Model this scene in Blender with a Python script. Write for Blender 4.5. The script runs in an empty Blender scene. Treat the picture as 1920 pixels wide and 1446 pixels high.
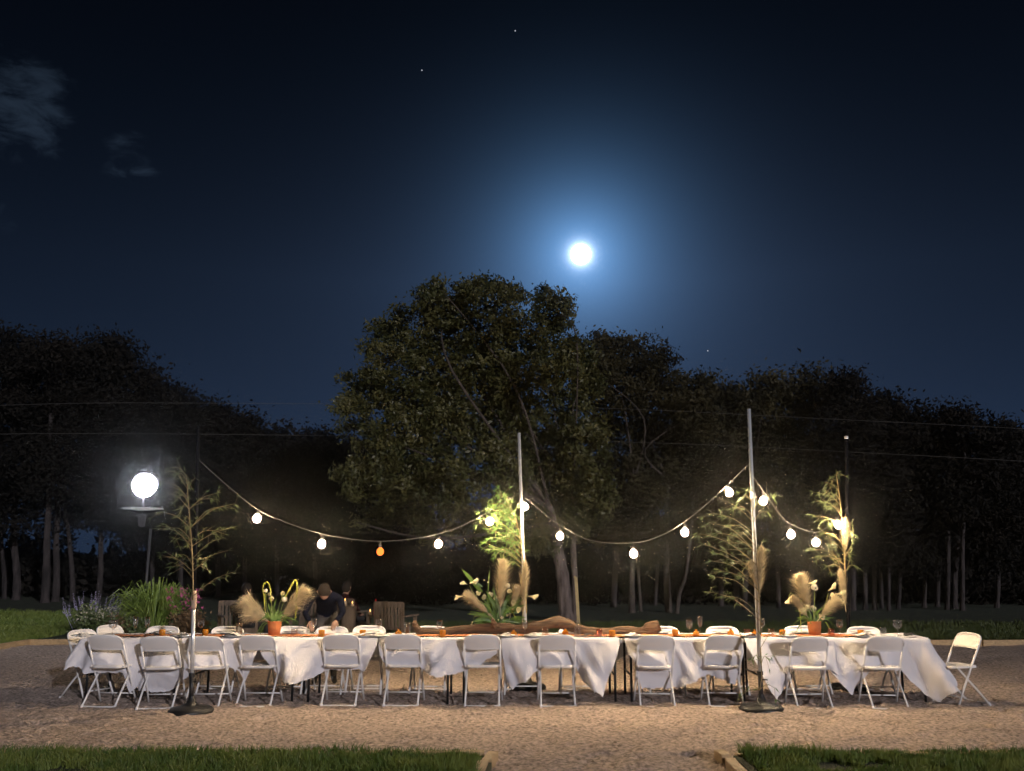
import bpy, math, random
import numpy as np
from mathutils import Vector, Matrix

# ------------------------------------------------------------------ camera, sky, sun, exposure
scene = bpy.context.scene
COL = scene.collection
rng = np.random.default_rng(11)
random.seed(5)

FPX, CAMH, PITCH = 1700.0, 1.75, math.radians(10.5)      # focal length in pixels of a 1920 px wide frame
cam_data = bpy.data.cameras.new("camera")
cam_data.sensor_width = 36.0
cam_data.lens = 36.0 * FPX / 1920.0
cam_data.clip_start, cam_data.clip_end = 0.05, 6000
cam = bpy.data.objects.new("camera", cam_data)
COL.objects.link(cam)
cam.location = (0, 0, CAMH)
cam.rotation_euler = (math.pi / 2 + PITCH, 0, 0)
scene.camera = cam

CT, ST = math.cos(PITCH), math.sin(PITCH)
def ray(px, py):
    a, b = (px - 960) / FPX, (723 - py) / FPX
    return Vector((a, CT - b * ST, ST + b * CT))
def at(px, py, y):
    """world point seen at a photo pixel, at distance y in front of the camera"""
    d = ray(px, py)
    return Vector((d.x / d.y * y, y, CAMH + d.z / d.y * y))
def gnd(px, py, z=0.0):
    d = ray(px, py)
    t = (z - CAMH) / d.z
    return Vector((d.x * t, d.y * t, z))
def xat(px, y, z=0.7):
    return (px - 960) / FPX * (y * CT + (z - CAMH) * ST)

MOON_DIR = ray(1089, 477).normalized()

world = bpy.data.worlds.new("World")
scene.world = world
world.use_nodes = True
wn, wl = world.node_tree.nodes, world.node_tree.links
wn.clear()
def W(t, **kw):
    n = wn.new(t)
    for k, v in kw.items():
        setattr(n, k, v)
    return n
def wmath(op, a, b=None, c=None):
    n = W('ShaderNodeMath', operation=op)
    for i, v in enumerate((a, b, c)):
        if v is None: continue
        if isinstance(v, (int, float)): n.inputs[i].default_value = v
        else: wl.new(v, n.inputs[i])
    return n.outputs[0]
tc = W('ShaderNodeTexCoord')
nrm = W('ShaderNodeVectorMath', operation='NORMALIZE'); wl.new(tc.outputs['Generated'], nrm.inputs[0])
def wang(d):
    dt = W('ShaderNodeVectorMath', operation='DOT_PRODUCT'); wl.new(nrm.outputs[0], dt.inputs[0])
    dt.inputs[1].default_value = tuple(d)
    return wmath('MULTIPLY', wmath('ARCCOSINE', wmath('MINIMUM', dt.outputs['Value'], 0.999999)), 57.29578)
sep = W('ShaderNodeSeparateXYZ'); wl.new(nrm.outputs[0], sep.inputs[0])
elev = wmath('MAXIMUM', wmath('MULTIPLY', wmath('ARCSINE', sep.outputs['Z']), 57.29578), 7.0)
ang = wang(MOON_DIR)
# moonlit air: thick towards the horizon, with the aureole that haze draws round the moon
SKY_BASE, SKY_SCALE = 0.125, 8.6
base = wmath('MULTIPLY', wmath('EXPONENT', wmath('DIVIDE', elev, -SKY_SCALE)), SKY_BASE)
base = wmath('ADD', base, 0.0020)
lift = wmath('EXPONENT', wmath('DIVIDE', wmath('SUBTRACT', elev, 18.7), -8.5))
lift = wmath('MINIMUM', lift, 1.25)
near = wmath('MULTIPLY', wmath('EXPONENT', wmath('DIVIDE', ang, -2.4)), 0.95)
wide = wmath('MULTIPLY', wmath('MULTIPLY', wmath('EXPONENT', wmath('DIVIDE', ang, -5.0)), 0.14), lift)
wide = wmath('ADD', wide, wmath('MULTIPLY', wmath('MULTIPLY', wmath('EXPONENT', wmath('DIVIDE', ang, -14.0)), 0.055), lift))
limb = wmath('MULTIPLY', wmath('EXPONENT', wmath('DIVIDE', ang, -0.24)), 14.0)
def wcol(f, c):
    m = W('ShaderNodeVectorMath', operation='SCALE'); m.inputs[0].default_value = c; wl.new(f, m.inputs['Scale'])
    return m.outputs[0]
def wadd(a, b):
    m = W('ShaderNodeVectorMath', operation='ADD'); wl.new(a, m.inputs[0]); wl.new(b, m.inputs[1]); return m.outputs[0]
sky = wadd(wadd(wcol(base, (0.20, 0.37, 0.78)), wcol(wide, (0.26, 0.44, 0.86))), wcol(near, (0.19, 0.50, 1.0)))
sky = wadd(sky, wcol(limb, (0.85, 0.95, 1.0)))
# two thin moonlit clouds
noi = W('ShaderNodeTexNoise'); noi.inputs['Scale'].default_value = 24.0; noi.inputs['Detail'].default_value = 9.0; noi.inputs['Roughness'].default_value = 0.62; noi.inputs['Distortion'].default_value = 0.6
mp = W('ShaderNodeMapping'); mp.inputs['Scale'].default_value = (1, 1, 2.2); wl.new(nrm.outputs[0], mp.inputs[0]); wl.new(mp.outputs[0], noi.inputs['Vector'])
def cloud(px, py, r, thr, gain):
    a = wang(ray(px, py).normalized())
    m = W('ShaderNodeMapRange', interpolation_type='SMOOTHSTEP'); wl.new(a, m.inputs[0])
    m.inputs[1].default_value, m.inputs[2].default_value, m.inputs[3].default_value, m.inputs[4].default_value = r, r * 0.25, 0, 0.45
    s = wmath('ADD', noi.outputs[0], m.outputs[0])
    k = W('ShaderNodeMapRange', interpolation_type='SMOOTHSTEP'); wl.new(s, k.inputs[0])
    k.inputs[1].default_value, k.inputs[2].default_value, k.inputs[3].default_value, k.inputs[4].default_value = thr, thr + 0.34, 0, gain
    return wcol(wmath('MULTIPLY', k.outputs[0], m.outputs[0]), (0.35, 0.55, 0.85))
for c in ((35, 200, 5.0, 0.76, 0.075), (243, 300, 2.9, 0.83, 0.075), (5, 410, 1.8, 0.88, 0.035)):
    sky = wadd(sky, cloud(*c))
bg = W('ShaderNodeBackground'); wl.new(sky, bg.inputs['Color']); bg.inputs['Strength'].default_value = 1.0
wo = W('ShaderNodeOutputWorld'); wl.new(bg.outputs[0], wo.inputs['Surface'])

# the one sun: a low, far, faint light from behind the camera (shadows on the cloths fall away from the viewer)
SUN_E, SUN_ELEV, SUN_AZ = 1.55, 14.0, 30.0
sd = bpy.data.lights.new("sun", 'SUN'); sd.energy = SUN_E; sd.angle = math.radians(1.2); sd.color = (0.96, 0.93, 1.0)
sun = bpy.data.objects.new("sun", sd); COL.objects.link(sun)
sun.rotation_euler = Vector((-math.sin(math.radians(SUN_AZ)) * math.cos(math.radians(SUN_ELEV)),
                             math.cos(math.radians(SUN_AZ)) * math.cos(math.radians(SUN_ELEV)),
                             -math.sin(math.radians(SUN_ELEV)))).to_track_quat('-Z', 'Y').to_euler()

vs = scene.view_settings
scene.display_settings.display_device = 'sRGB'
vs.view_transform = 'Standard'; vs.look = 'None'; vs.exposure = 0.0; vs.gamma = 1.0; vs.use_curve_mapping = False
cy = scene.cycles
cy.use_denoising = True; cy.denoising_input_passes = 'RGB_ALBEDO'
cy.max_bounces, cy.diffuse_bounces, cy.glossy_bounces, cy.transmission_bounces, cy.transparent_max_bounces, cy.volume_bounces = 5, 3, 3, 4, 12, 0
cy.sample_clamp_indirect = 3.0; cy.sample_clamp_direct = 80.0
cy.caustics_reflective = cy.caustics_refractive = False

# ------------------------------------------------------------------ materials
MATS = {}
def mat(name, color, rough=0.7, metal=0.0, var=0.0, vscale=6.0, bump=0.0, bscale=40.0, trans=0.0, emit=None, estr=0.0, color2=None, stretch=None, spec=0.5, coat=0.0, bdist=0.01, detail=5, ramp=(.33, .67)):
    if name in MATS: return MATS[name]
    m = bpy.data.materials.new(name); m.use_nodes = True
    nt = m.node_tree; n, l = nt.nodes, nt.links
    p = n['Principled BSDF']; out = n['Material Output']
    p.inputs['Base Color'].default_value = (*color, 1)
    p.inputs['Roughness'].default_value = rough
    p.inputs['Metallic'].default_value = metal
    p.inputs['Specular IOR Level'].default_value = spec
    if coat: p.inputs['Coat Weight'].default_value = coat
    tcn = n.new('ShaderNodeTexCoord'); src = tcn.outputs['Object']
    if stretch:
        mpn = n.new('ShaderNodeMapping'); mpn.inputs['Scale'].default_value = stretch; l.new(src, mpn.inputs[0]); src = mpn.outputs[0]
    if var > 0 or color2:
        t = n.new('ShaderNodeTexNoise'); t.inputs['Scale'].default_value = vscale; t.inputs['Detail'].default_value = detail; t.inputs['Roughness'].default_value = .62 if detail > 5 else .5
        l.new(src, t.inputs['Vector'])
        r = n.new('ShaderNodeValToRGB'); l.new(t.outputs[0], r.inputs[0])
        c2 = color2 or tuple(min(1, c * (1 + var)) for c in color)
        c1 = color if color2 else tuple(c * (1 - var) for c in color)
        r.color_ramp.elements[0].position, r.color_ramp.elements[1].position = ramp
        r.color_ramp.elements[0].color, r.color_ramp.elements[1].color = (*c1, 1), (*c2, 1)
        l.new(r.outputs[0], p.inputs['Base Color'])
    if bump > 0:
        t2 = n.new('ShaderNodeTexNoise'); t2.inputs['Scale'].default_value = bscale; t2.inputs['Detail'].default_value = 6
        l.new(src, t2.inputs['Vector'])
        b = n.new('ShaderNodeBump'); b.inputs['Strength'].default_value = bump; b.inputs['Distance'].default_value = bdist
        l.new(t2.outputs[0], b.inputs['Height']); l.new(b.outputs[0], p.inputs['Normal'])
    if emit:
        p.inputs['Emission Color'].default_value = (*emit, 1); p.inputs['Emission Strength'].default_value = estr
    if trans > 0:
        tr = n.new('ShaderNodeBsdfTranslucent')
        if p.inputs['Base Color'].is_linked: l.new(p.inputs['Base Color'].links[0].from_socket, tr.inputs['Color'])
        else: tr.inputs['Color'].default_value = (*color, 1)
        mx = n.new('ShaderNodeMixShader'); mx.inputs[0].default_value = trans
        l.new(p.outputs[0], mx.inputs[1]); l.new(tr.outputs[0], mx.inputs[2]); l.new(mx.outputs[0], out.inputs['Surface'])
    MATS[name] = m
    return m
def glassmat(name, tint=(1, 1, 1), rough=0.03, base=0.10):
    m = bpy.data.materials.new(name); m.use_nodes = True
    n, l = m.node_tree.nodes, m.node_tree.links
    n.clear()
    o = n.new('ShaderNodeOutputMaterial'); t = n.new('ShaderNodeBsdfTransparent'); g = n.new('ShaderNodeBsdfGlossy')
    t.inputs[0].default_value = (*tint, 1); g.inputs['Roughness'].default_value = rough; g.inputs[0].default_value = (1, 1, 1, 1)
    lw = n.new('ShaderNodeLayerWeight'); lw.inputs[0].default_value = 0.35
    mr = n.new('ShaderNodeMapRange'); mr.inputs[3].default_value = base; mr.inputs[4].default_value = 0.75
    l.new(lw.outputs['Facing'], mr.inputs[0])
    mx = n.new('ShaderNodeMixShader'); l.new(mr.outputs[0], mx.inputs[0]); l.new(t.outputs[0], mx.inputs[1]); l.new(g.outputs[0], mx.inputs[2])
    l.new(mx.outputs[0], o.inputs['Surface'])
    MATS[name] = m
    return m

M = {}
M['sand'] = mat('sand', (0.245, 0.187, 0.157), 0.95, var=0.3, vscale=24.0, bump=1.0, bscale=40, spec=0.15, color2=(0.65, 0.525, 0.445), bdist=0.035, detail=9, ramp=(.36, .64))
M['soil'] = mat('soil', (0.035, 0.03, 0.02), 0.95, var=0.4, vscale=0.8)
M['turf'] = mat('turf', (0.022, 0.032, 0.010), 0.95, var=0.5, vscale=5.0)
M['blade'] = mat('grass_blade', (0.065, 0.12, 0.02), 0.6, vscale=3.5, color2=(0.17, 0.21, 0.045), trans=0.25)
M['blade_far'] = mat('lawn_blade', (0.10, 0.155, 0.026), 0.6, vscale=1.5, color2=(0.20, 0.24, 0.05), trans=0.25)
M['blade_strip'] = mat('strip_blade', (0.045, 0.07, 0.016), 0.6, vscale=1.5, color2=(0.09, 0.11, 0.028), trans=0.25)
M['board'] = mat('edging_wood', (0.42, 0.29, 0.15), 0.7, var=0.2, vscale=5, bump=0.3, bscale=30, stretch=(3, 1, 3))
M['bark'] = mat('bark', (0.11, 0.085, 0.075), 0.9, var=0.55, vscale=9, bump=1.0, bscale=11, stretch=(1, 1, 0.22), bdist=0.08)
M['bark_dimmed'] = mat('bark_dimmed', (0.030, 0.024, 0.023), 0.9, var=0.6, vscale=6, bump=1.0, bscale=9, stretch=(1, 1, 0.22), bdist=0.08)  # trunks of the woods: light falling off is put into the colour
M['bark_limb'] = mat('bark_limb', (0.05, 0.04, 0.033), 0.9, var=0.4, vscale=5)
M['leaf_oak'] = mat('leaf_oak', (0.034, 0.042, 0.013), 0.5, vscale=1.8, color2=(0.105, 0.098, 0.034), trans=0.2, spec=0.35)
M['leaf_dimmed'] = mat('leaf_dimmed', (0.007, 0.007, 0.006), 0.85, vscale=0.8, color2=(0.015, 0.012, 0.009), trans=0.2, spec=0.2)  # woods out of the light: that shade is put into the leaf colour
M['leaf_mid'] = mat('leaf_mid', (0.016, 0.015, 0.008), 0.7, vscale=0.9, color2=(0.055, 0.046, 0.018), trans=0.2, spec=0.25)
M['chair_frame'] = mat('chair_frame_paint', (0.80, 0.78, 0.76), 0.38, var=0.04)
M['chair_shell'] = mat('chair_plastic', (0.80, 0.765, 0.73), 0.45, var=0.05, vscale=3, bump=0.05, bscale=120)
M['rubber'] = mat('rubber', (0.30, 0.28, 0.26), 0.8)
M['cloth'] = mat('white_cotton', (0.73, 0.71, 0.735), 0.9, trans=0.07, bump=0.75, bscale=10, spec=0.1, bdist=0.03)
M['black'] = mat('black_powder_coat', (0.012, 0.012, 0.013), 0.45)
M['tabletop'] = mat('tabletop_plastic', (0.6, 0.58, 0.54), 0.6)
M['runner'] = mat('terracotta_runner', (0.45, 0.165, 0.06), 0.9, var=0.15, vscale=12, bump=0.2, bscale=90)
M['steel'] = mat('galvanised_steel', (0.74, 0.75, 0.75), 0.24, metal=0.4, var=0.06, vscale=9)
M['darkpole'] = mat('dark_pole', (0.008, 0.008, 0.010), 0.9, spec=0.05)
M['tape'] = mat('kraft_wrap', (0.42, 0.30, 0.22), 0.85, var=0.2, vscale=20)
M['wire'] = mat('grey_cable', (0.12, 0.11, 0.10), 0.6)
M['powerline'] = mat('aluminium_line', (0.11, 0.105, 0.10), 0.7, spec=0.2)
M['terracotta'] = mat('terracotta', (0.50, 0.17, 0.055), 0.85, var=0.14, vscale=9, bump=0.15, bscale=60)
M['bamboo'] = mat('bamboo_leaf', (0.065, 0.15, 0.03), 0.5, vscale=8, color2=(0.14, 0.23, 0.05), trans=0.3)
M['bamboo_dry'] = mat('bamboo_leaf_dry', (0.07, 0.105, 0.04), 0.5, vscale=8, color2=(0.13, 0.155, 0.06), trans=0.25)
M['bamboo_stem'] = mat('bamboo_stem', (0.22, 0.16, 0.07), 0.6, var=0.2)
M['pampas'] = mat('pampas_plume', (0.60, 0.50, 0.32), 0.9, var=0.22, vscale=14, trans=0.3)
M['stalk'] = mat('green_stalk', (0.17, 0.22, 0.05), 0.55, var=0.25, vscale=15, trans=0.1)
M['strap'] = mat('strap_leaf', (0.12, 0.21, 0.045), 0.45, var=0.3, vscale=9, trans=0.25)
M['amaranth'] = mat('amaranth_tassel', (0.36, 0.37, 0.06), 0.8, var=0.2, vscale=40, trans=0.15)
M['petal'] = mat('cream_petal', (0.72, 0.66, 0.40), 0.6, var=0.08, vscale=12, trans=0.3)
M['petal_pale'] = mat('pale_petal', (0.80, 0.76, 0.60), 0.65, var=0.1, vscale=25, trans=0.25)
M['driftwood'] = mat('driftwood', (0.042, 0.021, 0.010), 0.7, vscale=9.0, color2=(0.165, 0.088, 0.040), bump=1.0, bscale=16, stretch=(0.22, 3.2, 3.2), bdist=0.05)
M['amber'] = mat('amber_glass', (0.62, 0.26, 0.03), 0.2, var=0.15, vscale=20, trans=0.45)
M['porcelain'] = mat('white_porcelain', (0.80, 0.79, 0.76), 0.15, coat=0.4)
M['linen'] = mat('napkin_linen', (0.70, 0.68, 0.66), 0.9, bump=0.15, bscale=90)
M['darklinen'] = mat('charcoal_linen', (0.035, 0.033, 0.035), 0.9)
M['gardenwood'] = mat('weathered_teak', (0.10, 0.075, 0.055), 0.85, var=0.25, vscale=5, bump=0.4, bscale=30, stretch=(4, 4, 0.6))
M['lampblack'] = mat('lamp_metal', (0.05, 0.05, 0.055), 0.5)
glassmat('clear_glass'); glassmat('pink_glass', (1.0, 0.72, 0.62), base=0.16)
M['clear'], M['pink'] = MATS['clear_glass'], MATS['pink_glass']

# ------------------------------------------------------------------ mesh helpers
class MB:
    def __init__(s): s.v, s.f, s.n = [], [], 0
    def add(s, verts, faces):
        s.v.extend([tuple(p) for p in verts]); s.f.extend([tuple(i + s.n for i in f) for f in faces]); s.n += len(verts)
        return s
    def box(s, c, size, rz=0.0, rx=0.0, ry=0.0, taper=1.0):
        hx, hy, hz = size[0] / 2, size[1] / 2, size[2] / 2
        R = Matrix.Rotation(rz, 3, 'Z') @ Matrix.Rotation(ry, 3, 'Y') @ Matrix.Rotation(rx, 3, 'X')
        V = []
        for z in (-1, 1):
            k = taper if z > 0 else 1
            for x, y in ((-1, -1), (1, -1), (1, 1), (-1, 1)):
                V.append(R @ Vector((x * hx * k, y * hy * k, z * hz)) + Vector(c))
        return s.add(V, [(3, 2, 1, 0), (4, 5, 6, 7), (0, 1, 5, 4), (1, 2, 6, 5), (2, 3, 7, 6), (3, 0, 4, 7)])
    def tube(s, pts, r, n=8, cap=True, squash=None):
        pts = [Vector(p) for p in pts]
        if not hasattr(r, '__len__'): r = [r] * len(pts)
        V, F = [], []
        up = Vector((0, 0, 1))
        prev = None
        for i, p in enumerate(pts):
            t = (pts[min(i + 1, len(pts) - 1)] - pts[max(i - 1, 0)])
            t = t.normalized() if t.length > 1e-9 else Vector((0, 0, 1))
            if prev is None:
                a = up if abs(t.z) < 0.9 else Vector((1, 0, 0))
                u = t.cross(a).normalized()
            else:
                u = (prev - t * prev.dot(t)); u = u.normalized() if u.length > 1e-6 else t.orthogonal().normalized()
            prev = u; w = t.cross(u)
            for k in range(n):
                a = 2 * math.pi * k / n
                V.append(p + (u * math.cos(a) + w * math.sin(a)) * r[i])
        for i in range(len(pts) - 1):
            for k in range(n):
                F.append((i * n + k, i * n + (k + 1) % n, (i + 1) * n + (k + 1) % n, (i + 1) * n + k))
        if cap:
            F.append(tuple(range(n - 1, -1, -1))); F.append(tuple((len(pts) - 1) * n + k for k in range(n)))
        return s.add(V, F)
    def lathe(s, prof, n=16, c=(0, 0, 0), close=False):
        V, F = [], []
        for r, z in prof:
            for k in range(n):
                a = 2 * math.pi * k / n
                V.append((c[0] + r * math.cos(a), c[1] + r * math.sin(a), c[2] + z))
        m = len(prof)
        for i in range(m - 1):
            for k in range(n):
                F.append((i * n + k, i * n + (k + 1) % n, (i + 1) * n + (k + 1) % n, (i + 1) * n + k))
        if prof[0][0] > 1e-6 and close: F.append(tuple(range(n - 1, -1, -1)))
        if prof[-1][0] > 1e-6 and close: F.append(tuple((m - 1) * n + k for k in range(n)))
        return s.add(V, F)
    def grid(s, P):
        """P: list of rows of points"""
        h, w = len(P), len(P[0])
        return s.add([p for row in P for p in row],
                     [(i * w + j, i * w + j + 1, (i + 1) * w + j + 1, (i + 1) * w + j) for i in range(h - 1) for j in range(w - 1)])
    def build(s, name, m, parent=None, smooth=False, thick=0.0):
        me = bpy.data.meshes.new(name); me.from_pydata(s.v, [], s.f); me.update()
        return link(name, me, m, parent, smooth)
def link(name, me, m, parent=None, smooth=False):
    o = bpy.data.objects.new(name, me); COL.objects.link(o)
    if m is not None and len(me.materials) == 0: me.materials.append(m)
    if smooth: me.polygons.foreach_set('use_smooth', [True] * len(me.polygons))
    if parent is not None: o.parent = parent
    return o
def npmesh(name, V, F, m, parent=None, smooth=False):
    """V (n,3), F (k,c) arrays with c corners each"""
    me = bpy.data.meshes.new(name)
    V = np.asarray(V, dtype=np.float32); F = np.asarray(F, dtype=np.int32)
    me.vertices.add(len(V)); me.vertices.foreach_set('co', V.ravel())
    k, c = F.shape
    me.loops.add(k * c); me.loops.foreach_set('vertex_index', F.ravel())
    me.polygons.add(k); me.polygons.foreach_set('loop_start', np.arange(0, k * c, c, dtype=np.int32))
    me.polygons.foreach_set('loop_total', np.full(k, c, dtype=np.int32))
    me.update(calc_edges=True); me.validate()
    return link(name, me, m, parent, smooth)
def thing(name, label, cat, loc=(0, 0, 0), rz=0.0, group=None):
    o = bpy.data.objects.new(name, None); COL.objects.link(o)
    o.location = loc; o.rotation_euler = (0, 0, rz); o.empty_display_size = 0.1
    return tag(o, label, cat, group)
def tag(o, label, cat, group=None, kind=None):
    o['label'] = label; o['category'] = cat
    if group: o['group'] = group
    if kind: o['kind'] = kind
    return o
def struct(o, kind='structure', label=None):
    o['kind'] = kind
    if label: o['label'] = label
    return o
def dup(root, loc, rz, label, name=None):
    r = root.copy(); COL.objects.link(r); r.location = loc; r.rotation_euler = (0, 0, rz); r['label'] = label
    for ch in root.children:
        c = ch.copy(); COL.objects.link(c); c.parent = r
        for g in ch.children:
            d = g.copy(); COL.objects.link(d); d.parent = c
    return r
ORD = ['first', 'second', 'third', 'fourth', 'fifth', 'sixth', 'seventh', 'eighth', 'ninth', 'tenth', 'eleventh', 'twelfth', 'thirteenth', 'fourteenth', 'fifteenth', 'sixteenth', 'seventeenth', 'eighteenth', 'nineteenth', 'twentieth']

def vnoise(x, y, seed=0):
    """smooth value noise on arrays, range -1..1"""
    xi, yi = np.floor(x).astype(np.int64), np.floor(y).astype(np.int64)
    fx, fy = x - xi, y - yi
    fx, fy = fx * fx * (3 - 2 * fx), fy * fy * (3 - 2 * fy)
    def h(a, b):
        n = (a * 374761393 + b * 668265263 + seed * 974634777) & 0x7fffffff
        n = ((n ^ (n >> 13)) * 1274126177) & 0x7fffffff
        return ((n ^ (n >> 16)) & 0xffff) / 32767.5 - 1
    return (h(xi, yi) * (1 - fx) + h(xi + 1, yi) * fx) * (1 - fy) + (h(xi, yi + 1) * (1 - fx) + h(xi + 1, yi + 1) * fx) * fy
def spline(pts, n=6):
    """Catmull-Rom through points"""
    P = [Vector(p) for p in pts]
    out = []
    for i in range(len(P) - 1):
        p0, p1, p2, p3 = P[max(i - 1, 0)], P[i], P[i + 1], P[min(i + 2, len(P) - 1)]
        for k in range(n):
            t = k / n
            out.append(0.5 * ((2 * p1) + (p2 - p0) * t + (2 * p0 - 5 * p1 + 4 * p2 - p3) * t * t + (3 * p1 - p0 - 3 * p2 + p3) * t ** 3))
    out.append(P[-1])
    return out

# ------------------------------------------------------------------ ground
def flat(name, x0, x1, y0, y1, z, m):
    return MB().add([(x0, y0, z), (x1, y0, z), (x1, y1, z), (x0, y1, z)], [(0, 1, 2, 3)]).build(name, m)
struct(flat('ground', -600, 600, -300, 900, -0.09, M['soil']))

PRINTS = [(rng.uniform(-7, 7), 8.3 + 3.2 * rng.random() ** .8, rng.uniform(0, 3.14), rng.uniform(.8, 1.15)) for _ in range(150)]
def height(x, y):
    h = 0.022 * vnoise(x * 1.1, y * 1.1, 1) + 0.024 * vnoise(x * 3.1, y * 3.4, 2)
    c = vnoise(x * 7.5, y * 9.0, 3); h += 0.030 * np.abs(c)
    h += 0.017 * vnoise(x * 14, y * 16, 4) + 0.010 * vnoise(x * 27, y * 27, 5)
    pit = np.clip(vnoise(x * 2.6 + 9, y * 3.2, 6) - 0.38, 0, 1); h -= 0.07 * pit
    for (fx, fy, fa, fs) in PRINTS:
        m = (np.abs(x - fx) < .4) & (np.abs(y - fy) < .4)
        if not m.any(): continue
        dx, dy = x[m] - fx, y[m] - fy
        a = (dx * math.cos(fa) + dy * math.sin(fa)) / (.14 * fs); b = (-dx * math.sin(fa) + dy * math.cos(fa)) / (.055 * fs)
        q = np.sqrt(a * a + b * b)
        h[m] += -.035 * np.exp(-q ** 4 * .8) + .016 * np.exp(-((q - 1.45) / .35) ** 2)
    return 0.62 * h - 0.010
ys = np.concatenate([np.arange(3.0, 7.6, 0.12), np.arange(7.6, 13.2, 0.033), np.arange(13.2, 19.4, 0.085)])
xs = np.concatenate([np.arange(-20, -8, 0.22), np.arange(-8, 8, 0.036), np.arange(8, 20.1, 0.22)])
X, Y = np.meshgrid(xs, ys)
Vs = np.stack([X, Y, height(X, Y)], -1).reshape(-1, 3)
w, h = len(xs), len(ys)
I = np.arange(h * w).reshape(h, w)
Fs = np.stack([I[:-1, :-1], I[:-1, 1:], I[1:, 1:], I[1:, :-1]], -1).reshape(-1, 4)
struct(npmesh('sand_yard_ground', Vs, Fs, M['sand'], smooth=True))
# pebbles and clods lying on the sand
NP = 2600
px_, py_ = rng.uniform(-9, 9, NP), 7.9 + 10 * rng.random(NP) ** 1.7
s_ = 0.006 + 0.016 * rng.random(NP) ** 3
base_v = np.array([(1, 0, 0), (-1, 0, 0), (0, 1, 0), (0, -1, 0), (0, 0, 0.7), (0, 0, -0.7)])
base_f = np.array([(0, 2, 4), (2, 1, 4), (1, 3, 4), (3, 0, 4), (2, 0, 5), (1, 2, 5), (3, 1, 5), (0, 3, 5)])
V = base_v[None] * s_[:, None, None] * rng.uniform(0.6, 1.3, (NP, 6, 1))
V[..., 0] += px_[:, None]; V[..., 1] += py_[:, None]; V[..., 2] += (height(px_, py_) + s_ * 0.3)[:, None]
F = (base_f[None] + (np.arange(NP) * 6)[:, None, None]).reshape(-1, 3)
M['pebble'] = mat('pebble', (0.16, 0.11, 0.08), 0.9, vscale=4, color2=(0.42, 0.33, 0.24))
o = npmesh('pebbles', V.reshape(-1, 3), F, M['pebble']); struct(o, 'stuff', 'small clods and pebbles strewn over the sandy yard'); o['category'] = 'pebbles'

YE = 8.30          # near lawns end here
XL, XR = -0.17, 1.91   # path between the near lawns
FE = 18.45         # far edge of the sand
XS = -9.55         # side edge of the sand, lamp side
def lawn(name, x0, x1, y0, y1, top=0.035):
    mb = MB(); mb.box(((x0 + x1) / 2, (y0 + y1) / 2, top - 0.06), (x1 - x0, y1 - y0, 0.12))
    return struct(mb.build(name, M['turf']))
lawn('lawn_near_left', -22, XL, -6, YE - 0.02)
lawn('lawn_near_right', XR, 22, -6, YE - 0.02)
lawn('lawn_far', XS, 60, FE + 0.04, 60, 0.03)
lawn('lawn_side', -60, XS - 0.03, 9.0, 60, 0.033)

def blades(name, label, n, fx, fy, hmin, hmax, wd, m, z0=0.03):
    x, y = fx(n), fy(n)
    keep = (vnoise(x * 2.3, y * 2.3, 7) + 0.5 * vnoise(x * 6, y * 6, 8)) > -0.55
    x, y = x[keep], y[keep]; n = len(x)
    hgt = rng.uniform(hmin, hmax, n) * (1 + 0.35 * vnoise(x * 1.7, y * 1.7, 9) + 0.3 * vnoise(x * 6, y * 6, 10))
    a = rng.uniform(0, 2 * np.pi, n); lean = rng.uniform(0.1, 0.75, n) * hgt; la = rng.uniform(0, 2 * np.pi, n)
    ww = wd * rng.uniform(0.6, 1.3, n)
    dx, dy = np.cos(a) * ww / 2, np.sin(a) * ww / 2
    mx, my = x + np.cos(la) * lean * 0.35, y + np.sin(la) * lean * 0.35
    tx, ty = x + np.cos(la) * lean, y + np.sin(la) * lean
    V = np.stack([np.stack([x - dx, y - dy, np.full(n, z0)], -1), np.stack([x + dx, y + dy, np.full(n, z0)], -1),
                  np.stack([mx + dx * .8, my + dy * .8, z0 + hgt * .6], -1), np.stack([mx - dx * .8, my - dy * .8, z0 + hgt * .6], -1),
                  np.stack([tx, ty, z0 + hgt], -1)], 1)
    b = (np.arange(n) * 5)[:, None]
    F = np.concatenate([b + np.array([[0, 1, 2]]), b + np.array([[0, 2, 3]]), b + np.array([[3, 2, 4]])], 0)
    o = npmesh(name, V.reshape(-1, 3), F, m); struct(o, 'stuff', label); o['category'] = 'grass'
    return o
U = lambda a, b: (lambda n: rng.uniform(a, b, n))
blades('grass', 'dark uncut grass in front of the sand, beside the path, lamp side', 42000, U(-6.6, XL - 0.10), U(6.9, YE + 0.05), 0.035, 0.10, 0.010, M['blade'])
blades('grass', 'dark uncut grass in front of the sand, beside the path, folded chair side', 42000, U(XR + 0.06, 6.8), U(6.9, YE + 0.05), 0.035, 0.10, 0.010, M['blade'])
blades('grass', 'lit strip of lawn along the far edge of the sand', 60000, U(-8.8, 17), lambda n: FE + 0.12 + 5.0 * rng.random(n) ** 2.0, 0.05, 0.13, 0.018, M['blade_strip'])
blades('grass', 'lit green lawn beside the flower bed', 60000, lambda n: XS - 0.1 - 8 * rng.random(n) ** 1.2, lambda n: 13.5 + 14 * rng.random(n) ** 1.2, 0.05, 0.13, 0.018, M['blade_far'])

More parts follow.
